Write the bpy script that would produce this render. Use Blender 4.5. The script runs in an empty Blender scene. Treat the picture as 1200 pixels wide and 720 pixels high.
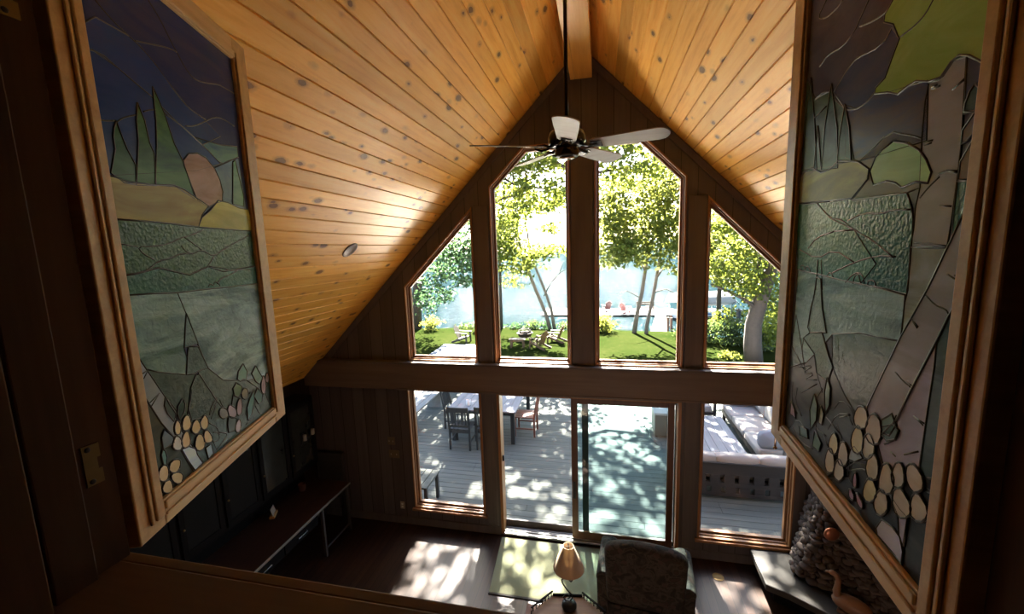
import bpy, bmesh, math, random
import numpy as np
from mathutils import Matrix, Vector, Euler

SC = bpy.context.scene
COL = SC.collection
PI = math.pi

# ------------------------------------------------------------------ helpers
class MB:
    """collects shapes; build() links them as ONE mesh object"""
    def __init__(s):
        s.v, s.f, s.m = [], [], []
    def add(s, vs, fs, mi=0):
        o = len(s.v)
        s.v += [tuple(p) for p in vs]
        for f in fs:
            s.f.append(tuple(i + o for i in f)); s.m.append(mi)
        return s
    def box(s, x0, x1, y0, y1, z0, z1, mi=0, M=None):
        vs = [(x, y, z) for z in (z0, z1) for x, y in ((x0, y0), (x1, y0), (x1, y1), (x0, y1))]
        if M is not None: vs = [M @ Vector(p) for p in vs]
        return s.add(vs, [(3, 2, 1, 0), (4, 5, 6, 7), (0, 1, 5, 4), (1, 2, 6, 5), (2, 3, 7, 6), (3, 0, 4, 7)], mi)
    def cbox(s, c, d, mi=0, rot=(0, 0, 0)):
        M = Matrix.Translation(Vector(c)) @ Euler(rot).to_matrix().to_4x4()
        return s.box(-d[0]/2, d[0]/2, -d[1]/2, d[1]/2, -d[2]/2, d[2]/2, mi, M)
    def bar(s, a, b, w, h, mi=0, up=(0, 0, 1), w2=None, h2=None):
        a, b = Vector(a), Vector(b); d = (b - a).normalized(); u = Vector(up)
        x = d.cross(u)
        if x.length < 1e-4: x = d.cross(Vector((1, 0, 0)))
        x.normalize(); z = x.cross(d).normalized()
        w2 = w if w2 is None else w2; h2 = h if h2 is None else h2
        vs = []
        for p, ww, hh in ((a, w, h), (b, w2, h2)):
            for i, j in ((-1, -1), (1, -1), (1, 1), (-1, 1)):
                vs.append(p + x*(i*ww/2) + z*(j*hh/2))
        return s.add(vs, [(0, 3, 2, 1), (4, 5, 6, 7), (0, 1, 5, 4), (1, 2, 6, 5), (2, 3, 7, 6), (3, 0, 4, 7)], mi)
    def tube(s, pts, rad, n=8, mi=0, cap=True):
        pts = [Vector(p) for p in pts]
        if not hasattr(rad, '__len__'): rad = [rad]*len(pts)
        o = len(s.v); prev = None
        for k, p in enumerate(pts):
            t = (pts[min(k+1, len(pts)-1)] - pts[max(k-1, 0)]).normalized()
            if prev is None:
                x = t.cross(Vector((0, 0, 1)))
                if x.length < 1e-3: x = t.cross(Vector((1, 0, 0)))
            else:
                x = prev - t*prev.dot(t)
            x.normalize(); prev = x; y = t.cross(x)
            for i in range(n):
                a = 2*PI*i/n
                s.v.append(tuple(p + (x*math.cos(a) + y*math.sin(a))*rad[k]))
        for k in range(len(pts)-1):
            for i in range(n):
                j = (i+1) % n
                s.f.append((o+k*n+i, o+k*n+j, o+(k+1)*n+j, o+(k+1)*n+i)); s.m.append(mi)
        if cap:
            s.f.append(tuple(o+i for i in reversed(range(n)))); s.m.append(mi)
            e = o+(len(pts)-1)*n
            s.f.append(tuple(e+i for i in range(n))); s.m.append(mi)
        return s
    def lathe(s, prof, n=24, mi=0, c=(0, 0, 0), cap=False):
        o = len(s.v)
        for r, z in prof:
            for i in range(n):
                a = 2*PI*i/n
                s.v.append((c[0]+r*math.cos(a), c[1]+r*math.sin(a), c[2]+z))
        for k in range(len(prof)-1):
            for i in range(n):
                j = (i+1) % n
                s.f.append((o+k*n+i, o+k*n+j, o+(k+1)*n+j, o+(k+1)*n+i)); s.m.append(mi)
        if cap:
            s.f.append(tuple(o+i for i in reversed(range(n)))); s.m.append(mi)
            e = o+(len(prof)-1)*n
            s.f.append(tuple(e+i for i in range(n))); s.m.append(mi)
        return s
    def prism(s, poly, ax, a, b, mi=0):
        """poly in the two other axes, extruded along axis ax from a to b"""
        n = len(poly)
        def P(p, t):
            q = list(p); q.insert(ax, t); return tuple(q)
        vs = [P(p, a) for p in poly] + [P(p, b) for p in poly]
        fs = [tuple(range(n)), tuple(reversed(range(n, 2*n)))]
        fs += [(i, i+n, (i+1) % n+n, (i+1) % n) for i in range(n)]
        return s.add(vs, fs, mi)
    def ring(s, po, pi, a, b, mi=0):
        """frame between two equal-count polygons in XZ, along Y from a to b"""
        n = len(po); vs = []
        for y in (a, b):
            vs += [(p[0], y, p[1]) for p in po] + [(p[0], y, p[1]) for p in pi]
        fs = []
        for i in range(n):
            j = (i+1) % n
            fs += [(i, j, n+j, n+i), (2*n+j, 2*n+i, 3*n+i, 3*n+j), (i, 2*n+i, 2*n+j, j), (n+j, 3*n+j, 3*n+i, n+i)]
        return s.add(vs, fs, mi)
    def ball(s, c, r, mi=0, nu=12, nv=8):
        if not hasattr(r, '__len__'): r = (r, r, r)
        prof = [(max(1e-4, math.sin(PI*k/nv)), -math.cos(PI*k/nv)) for k in range(nv+1)]
        o = len(s.v); s.lathe(prof, nu, mi)
        for i in range(o, len(s.v)):
            p = s.v[i]; s.v[i] = (c[0]+p[0]*r[0], c[1]+p[1]*r[1], c[2]+p[2]*r[2])
        return s
    def xf(s, M):
        s.v = [tuple(M @ Vector(p)) for p in s.v]; return s
    def build(s, name, mats, parent=None, smooth=False, bevel=0, fix=True, segs=2):
        me = bpy.data.meshes.new(name)
        me.from_pydata(s.v, [], s.f)
        if not isinstance(mats, (list, tuple)): mats = [mats]
        for m in mats: me.materials.append(m)
        me.polygons.foreach_set('material_index', s.m)
        if fix:
            bm = bmesh.new(); bm.from_mesh(me); bmesh.ops.recalc_face_normals(bm, faces=bm.faces); bm.to_mesh(me); bm.free()
        if smooth: me.polygons.foreach_set('use_smooth', [True]*len(me.polygons))
        o = bpy.data.objects.new(name, me); COL.objects.link(o)
        if parent is not None: o.parent = parent
        if bevel:
            b = o.modifiers.new('bevel', 'BEVEL'); b.width = bevel; b.segments = segs; b.limit_method = 'ANGLE'; b.angle_limit = math.radians(35)
            if smooth is False and segs > 1: pass
        return o

def tag(o, label=None, cat=None, group=None, kind=None):
    if label: o['label'] = label
    if cat: o['category'] = cat
    if group: o['group'] = group
    if kind: o['kind'] = kind
    return o
def thing(name, label, cat, loc=(0, 0, 0), rz=0.0, group=None):
    o = bpy.data.objects.new(name, None); COL.objects.link(o)
    o.location = loc; o.rotation_euler = (0, 0, rz); o.empty_display_size = .1
    return tag(o, label, cat, group)
def struct(o): o['kind'] = 'structure'; return o
def kids(o): return [c for c in bpy.data.objects if c.parent == o]
def dup(root, loc, rz, label=None, group=None):
    r = root.copy(); COL.objects.link(r); r.location = loc; r.rotation_euler = (0, 0, rz)
    if label: r['label'] = label
    if group: r['group'] = group
    for ch in kids(root):
        c = ch.copy(); COL.objects.link(c); c.parent = r
        for g in kids(ch):
            d = g.copy(); COL.objects.link(d); d.parent = c
    return r
def poly_wall(name, outer, holes, y0, y1, mat):
    """wall in the XZ plane with holes: a filled 2D outline turned to mesh"""
    cu = bpy.data.curves.new(name, 'CURVE'); cu.dimensions = '2D'; cu.fill_mode = 'BOTH'; cu.extrude = (y1-y0)/2
    for poly in [outer] + holes:
        sp = cu.splines.new('POLY'); sp.points.add(len(poly)-1); sp.use_cyclic_u = True
        for k, (x, z) in enumerate(poly): sp.points[k].co = (x, z, 0, 1)
    tmp = bpy.data.objects.new(name+'_outline', cu); COL.objects.link(tmp)
    dg = bpy.context.evaluated_depsgraph_get(); dg.update()
    me = bpy.data.meshes.new_from_object(tmp.evaluated_get(dg))
    bpy.data.objects.remove(tmp); bpy.data.curves.remove(cu)
    for v in me.vertices:
        x, z, d = v.co; v.co = (x, (y0+y1)/2 - d, z)
    me.materials.clear(); me.materials.append(mat)
    for p in me.polygons: p.use_smooth = False
    o = bpy.data.objects.new(name, me); COL.objects.link(o)
    return struct(o)
def inset(poly, d):
    """inset a convex polygon (XZ) by d"""
    n = len(poly); cx = sum(p[0] for p in poly)/n; cz = sum(p[1] for p in poly)/n
    L = []
    for i in range(n):
        a, b = poly[i], poly[(i+1) % n]
        dx, dz = b[0]-a[0], b[1]-a[1]; l = math.hypot(dx, dz); nx, nz = -dz/l, dx/l
        if (cx-a[0])*nx + (cz-a[1])*nz < 0: nx, nz = -nx, -nz
        L.append((nx, nz, nx*a[0]+nz*a[1]+d))
    out = []
    for i in range(n):
        a, b = L[i-1], L[i]; det = a[0]*b[1]-a[1]*b[0]
        out.append(((a[2]*b[1]-a[1]*b[2])/det, (a[0]*b[2]-a[2]*b[0])/det))
    return out

# ------------------------------------------------------------------ materials
class NT:
    def __init__(s, name):
        s.mat = bpy.data.materials.new(name); s.mat.use_nodes = True
        s.t = s.mat.node_tree; s.t.nodes.clear()
        s.out = s.t.nodes.new('ShaderNodeOutputMaterial')
    def n(s, typ, **kw):
        nd = s.t.nodes.new('ShaderNode'+typ)
        for k, v in kw.items():
            if k.startswith('i_'): nd.inputs[k[2:].replace('_', ' ')].default_value = v
            else: setattr(nd, k, v)
        return nd
    def l(s, a, b): s.t.links.new(a, b)
    def coord(s, scale=(1, 1, 1), kind='Object'):
        tc = s.n('TexCoord'); mp = s.n('Mapping'); mp.inputs['Scale'].default_value = scale
        s.l(tc.outputs[kind], mp.inputs['Vector']); return mp.outputs['Vector']
    def noise(s, vec, scale=5, detail=4, rough=.55, dist=0):
        nd = s.n('TexNoise'); nd.inputs['Scale'].default_value = scale; nd.inputs['Detail'].default_value = detail
        nd.inputs['Roughness'].default_value = rough; nd.inputs['Distortion'].default_value = dist
        if vec is not None: s.l(vec, nd.inputs['Vector'])
        return nd
    def ramp(s, fac, stops):
        r = s.n('ValToRGB'); el = r.color_ramp.elements
        while len(el) < len(stops): el.new(.5)
        for e, (p, c) in zip(el, stops):
            e.position = p; e.color = (c[0], c[1], c[2], 1) if hasattr(c, '__len__') else (c, c, c, 1)
        s.l(fac, r.inputs['Fac']); return r.outputs['Color']
    def mix(s, fac, a, b, mode='MIX'):
        m = s.n('MixRGB', blend_type=mode)
        for k, v in (('Fac', fac), ('Color1', a), ('Color2', b)):
            if hasattr(v, 'is_linked'): s.l(v, m.inputs[k])
            elif hasattr(v, '__len__'): m.inputs[k].default_value = (v[0], v[1], v[2], 1)
            else: m.inputs[k].default_value = v
        return m.outputs['Color']
    def math(s, op, a, b=None):
        m = s.n('Math', operation=op)
        for i, v in enumerate((a, b)):
            if v is None: continue
            if hasattr(v, 'is_linked'): s.l(v, m.inputs[i])
            else: m.inputs[i].default_value = v
        return m.outputs[0]
    def bsdf(s, color, rough=.5, bump=None, bstr=.2, bdist=.01, metal=0, spec=.5, **kw):
        p = s.n('BsdfPrincipled')
        for k, v in (('Base Color', color), ('Roughness', rough), ('Metallic', metal), ('Specular IOR Level', spec)):
            if hasattr(v, 'is_linked'): s.l(v, p.inputs[k])
            elif hasattr(v, '__len__'): p.inputs[k].default_value = (v[0], v[1], v[2], 1)
            else: p.inputs[k].default_value = v
        for k, v in kw.items(): p.inputs[k.replace('_', ' ')].default_value = v
        if bump is not None:
            b = s.n('Bump'); b.inputs['Strength'].default_value = bstr; b.inputs['Distance'].default_value = bdist
            s.l(bump, b.inputs['Height']); s.l(b.outputs[0], p.inputs['Normal'])
        s.l(p.outputs[0], s.out.inputs['Surface'])
        return p

def plain(name, c, rough=.5, metal=0, spec=.5, var=.0, scale=30, bump=0, c2=None):
    t = NT(name); v = t.coord()
    nz = t.noise(v, scale, 4)
    col = t.mix(nz.outputs['Fac'], c, c2 if c2 else tuple(x*(1-var) for x in c))
    t.bsdf(col, rough, nz.outputs['Fac'] if bump else None, bump, .005, metal, spec)
    return t.mat
def wood(name, c1, c2, axis=0, freq=14, stretch=.06, rough=.45, spec=.4, bump=.08, board=None, baxis=1, gap=(.01, .007, .004), bvar=.35, gapw=.03):
    """streaky grain along an axis; optional board seams at a pitch across baxis"""
    t = NT(name); sc = [1, 1, 1]; sc[axis] = stretch
    v = t.coord(tuple(sc))
    n1 = t.noise(v, freq, 5, .6, .3); n2 = t.noise(v, freq*5, 3, .6)
    f = t.math('ADD', t.math('MULTIPLY', n1.outputs['Fac'], .75), t.math('MULTIPLY', n2.outputs['Fac'], .25))
    col = t.ramp(f, [(.3, c1), (.68, c2)])
    if board:
        tc = t.coord(); sp = t.n('SeparateXYZ'); t.l(tc, sp.inputs[0])
        q = t.math('DIVIDE', sp.outputs[baxis], board)
        wn = t.n('TexWhiteNoise', noise_dimensions='1D'); t.l(t.math('FLOOR', q), wn.inputs['W'])
        fac = t.math('ADD', t.math('MULTIPLY', wn.outputs['Value'], bvar), 1-bvar*.5)
        col = t.mix(1.0, col, fac, 'MULTIPLY')
        fr = t.math('FRACT', q)
        seam = t.math('LESS_THAN', t.math('ABSOLUTE', t.math('SUBTRACT', fr, .5)), .5-gapw)
        col = t.mix(seam, gap, col)
    t.bsdf(col, rough, n1.outputs['Fac'], bump, .004, 0, spec)
    return t.mat
def pine_planks(name):
    """knotty pine: local x = across the boards, y = along; one tone per board"""
    t = NT(name); tc = t.coord(); sp = t.n('SeparateXYZ'); t.l(tc, sp.inputs[0])
    idx = t.math('FLOOR', t.math('DIVIDE', sp.outputs[0], .1375))
    wn = t.n('TexWhiteNoise', noise_dimensions='1D'); t.l(idx, wn.inputs['W'])
    cb = t.n('CombineXYZ'); t.l(sp.outputs[0], cb.inputs[0])
    yo = t.math('ADD', sp.outputs[1], t.math('MULTIPLY', wn.outputs['Value'], 37.0)); t.l(yo, cb.inputs[1]); t.l(idx, cb.inputs[2])
    mp = t.n('Mapping'); mp.inputs['Scale'].default_value = (1, .07, 1); t.l(cb.outputs[0], mp.inputs[0])
    n1 = t.noise(mp.outputs[0], 22, 5, .6, .5); n2 = t.noise(mp.outputs[0], 90, 2)
    f = t.math('ADD', t.math('MULTIPLY', n1.outputs['Fac'], .8), t.math('MULTIPLY', n2.outputs['Fac'], .2))
    col = t.ramp(f, [(.3, (.76, .35, .045)), (.5, (.91, .49, .085)), (.72, (.95, .61, .15))])
    tone = t.math('ADD', t.math('MULTIPLY', wn.outputs['Value'], .32), .78)
    col = t.mix(1.0, col, tone, 'MULTIPLY')
    # knots
    m2 = t.n('Mapping'); m2.inputs['Scale'].default_value = (8.5, 4.6, 1); t.l(cb.outputs[0], m2.inputs[0])
    vo = t.n('TexVoronoi', voronoi_dimensions='3D'); vo.inputs['Scale'].default_value = 1.0; t.l(m2.outputs[0], vo.inputs['Vector'])
    kn = t.noise(tc, 40, 3)
    d = t.math('ADD', vo.outputs['Distance'], t.math('MULTIPLY', t.math('SUBTRACT', kn.outputs['Fac'], .5), .12))
    rnd = t.n('SeparateColor'); t.l(vo.outputs['Color'], rnd.inputs[0])
    size = t.math('MULTIPLY', t.math('SUBTRACT', rnd.outputs[0], .15), .26)
    kf = t.math('LESS_THAN', d, size)
    halo = t.n('MapRange'); halo.inputs['From Min'].default_value = .0; halo.inputs['From Max'].default_value = .16
    halo.inputs['To Min'].default_value = 1; halo.inputs['To Max'].default_value = 0; t.l(t.math('SUBTRACT', d, size), halo.inputs['Value'])
    col = t.mix(t.math('MULTIPLY', halo.outputs[0], .55), col, (.30, .125, .035))
    col = t.mix(t.math('MULTIPLY', kf, .85), col, (.13, .052, .014))
    t.bsdf(col, .42, n1.outputs['Fac'], .12, .004, 0, .5, Coat_Weight=.16, Coat_Roughness=.2, Specular_Tint=(1, .72, .36, 1))
    return t.mat
def glass_pane(name, tint=(1, 1, 1), refl=.055):
    t = NT(name)
    tr = t.n('BsdfTransparent'); tr.inputs[0].default_value = (*tint, 1)
    gl = t.n('BsdfGlossy'); gl.inputs['Roughness'].default_value = .02
    mx = t.n('MixShader'); lw = t.n('LayerWeight'); lw.inputs['Blend'].default_value = .12
    t.l(t.math('ADD', t.math('MULTIPLY', lw.outputs['Fresnel'], .5), refl*.3), mx.inputs[0])
    t.l(tr.outputs[0], mx.inputs[1]); t.l(gl.outputs[0], mx.inputs[2]); t.l(mx.outputs[0], t.out.inputs[0])
    return t.mat
def leaf_mat(name, c1, c2, trans, rough=.5, tf=.55):
    t = NT(name); g = t.n('NewGeometry')
    v = t.coord(); nz = t.noise(v, .55, 2)
    f = t.math('ADD', t.math('MULTIPLY', g.outputs['Random Per Island'], .55), t.math('MULTIPLY', nz.outputs['Fac'], .45))
    col = t.mix(f, c1, c2)
    dif = t.n('BsdfPrincipled'); t.l(col, dif.inputs['Base Color']); dif.inputs['Roughness'].default_value = rough; dif.inputs['Specular IOR Level'].default_value = .3
    tl = t.n('BsdfTranslucent'); tcol = t.mix(f, tuple(x*.75 for x in trans), trans); t.l(tcol, tl.inputs[0])
    mx = t.n('MixShader'); mx.inputs[0].default_value = tf
    t.l(dif.outputs[0], mx.inputs[1]); t.l(tl.outputs[0], mx.inputs[2]); t.l(mx.outputs[0], t.out.inputs[0])
    return t.mat

M = {}
M['pine'] = pine_planks('knotty_pine')
M['beam_pine'] = wood('beam_pine', (.74, .36, .06), (.90, .53, .12), 1, 16, .06, .4, .5)
M['stain'] = wood('dark_stained_wood', (.095, .080, .076), (.14, .12, .114), 2, 12, .05, .5, .35)
M['stain_boards'] = wood('dark_stained_boards', (.084, .072, .072), (.125, .11, .108), 2, 12, .05, .5, .35, board=.19, baxis=0, gap=(.012, .007, .005), gapw=.018)
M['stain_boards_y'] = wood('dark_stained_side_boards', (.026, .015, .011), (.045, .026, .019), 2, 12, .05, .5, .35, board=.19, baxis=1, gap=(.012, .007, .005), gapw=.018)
M['header'] = wood('header_wood', (.12, .092, .078), (.18, .142, .12), 0, 12, .05, .5, .35)
M['jamb'] = wood('golden_jamb', (.25, .115, .04), (.42, .21, .08), 2, 16, .06, .38, .5)
M['sash'] = wood('sash_wood', (.16, .075, .03), (.30, .15, .06), 2, 16, .06, .4, .5)
M['oak'] = wood('oak_shutter', (.44, .25, .085), (.64, .41, .17), 1, 26, .05, .42, .45)
M['oak_x'] = wood('oak_shutter_rail_lit', (.56, .35, .15), (.74, .51, .26), 0, 26, .05, .42, .45)  # lighter copy of the oak, window light on the rails put into colour
M['floor'] = wood('dark_floor_boards', (.022, .010, .006), (.05, .025, .014), 1, 12, .05, .32, .35, board=.095, baxis=0, gap=(.008, .005, .004), bvar=.5, gapw=.03)
M['loft_floor'] = plain('loft_carpet', (.16, .12, .09), .9, var=.3)
M['deck'] = wood('weathered_deck', (.070, .082, .074), (.128, .136, .122), 0, 12, .05, .8, .15)
M['pane'] = glass_pane('window_glass')
M['screen'] = glass_pane('double_glass', (.72, .84, .86), .08)
M['alu'] = plain('aluminium', (.55, .55, .54), .35, .9, var=.15)
M['green_metal'] = plain('dark_green_frame', (.035, .05, .042), .45, var=.2)
M['black'] = plain('black_metal', (.012, .012, .013), .4, .2, var=.2)
M['blackmatte'] = plain('black_wood', (.006, .005, .005), .6, spec=.08, var=.3)
M['door_wood'] = wood('door_wood', (.085, .034, .018), (.16, .07, .035), 2, 16, .06, .42, .4)
M['brass'] = plain('aged_brass', (.22, .15, .055), .5, .6, var=.4)
M['chrome'] = plain('bright_hook', (.7, .66, .6), .2, 1)
M['white'] = plain('white_paint', (.78, .77, .74), .5, var=.06)
M['ivory'] = plain('ivory_plate', (.16, .12, .07), .5, var=.15)
M['cream'] = plain('cream_outlet', (.42, .36, .28), .5, var=.1)
M['lead'] = plain('lead_came', (.012, .011, .010), .3, .2, var=.3, bump=.2)

def art_glass(name, hammered):
    t = NT(name)
    a = t.n('Attribute', attribute_name='tint_a'); b = t.n('Attribute', attribute_name='tint_b')
    v = t.coord((1.3, 1, 5)); nz = t.noise(v, 2.2, 5, .62, 1.6)
    f = t.ramp(nz.outputs['Fac'], [(.36, 0), (.62, 1)])
    col = t.mix(1.0, t.mix(f, a.outputs['Color'], b.outputs['Color']), (1.3, 1.6, 2.15) if hammered == 0 else (.85, 1.2, 1.3), 'MULTIPLY')
    if hammered == 1:
        n2 = t.noise(t.coord((1, 1.5, 1)), 130, 2, .5); h = n2.outputs['Fac']; bs, bd, r = .8, .0022, .2
    elif hammered == 2:
        n2 = t.noise(t.coord((1, .45, 1)), 46, 4, .6, 1.2); h = n2.outputs['Fac']; bs, bd, r = .5, .003, .2
    else:
        n2 = t.noise(t.coord(), 24, 3, .5, .6); h = n2.outputs['Fac']; bs, bd, r = .15, .003, .26
    t.bsdf(col, r, h, bs, bd, 0, (.08, .13, .24)[hammered])
    return t.mat
M['glass0'] = art_glass('streaky_art_glass', 0)
M['glass1'] = art_glass('hammered_art_glass', 1)
M['glass2'] = art_glass('rippled_art_glass', 2)
M['bark'] = plain('bark', (.058, .047, .039), .85, scale=9, bump=.5, c2=(.03, .023, .019))
M['bark_pale'] = plain('pale_bark', (.17, .14, .12), .85, scale=8, bump=.4, c2=(.09, .07, .062))
M['leaf'] = leaf_mat('maple_leaf', (.018, .045, .010), (.042, .078, .016), (.20, .235, .035))
M['leaf_yel'] = leaf_mat('birch_leaf', (.03, .06, .014), (.066, .10, .024), (.25, .27, .05), tf=.55)
M['leaf_dark'] = leaf_mat('dark_leaf', (.014, .036, .018), (.028, .06, .028), (.07, .14, .05), tf=.45)
M['leaf_grey'] = leaf_mat('shrub_leaf', (.025, .05, .02), (.08, .11, .055), (.10, .15, .04), tf=.4)

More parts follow.
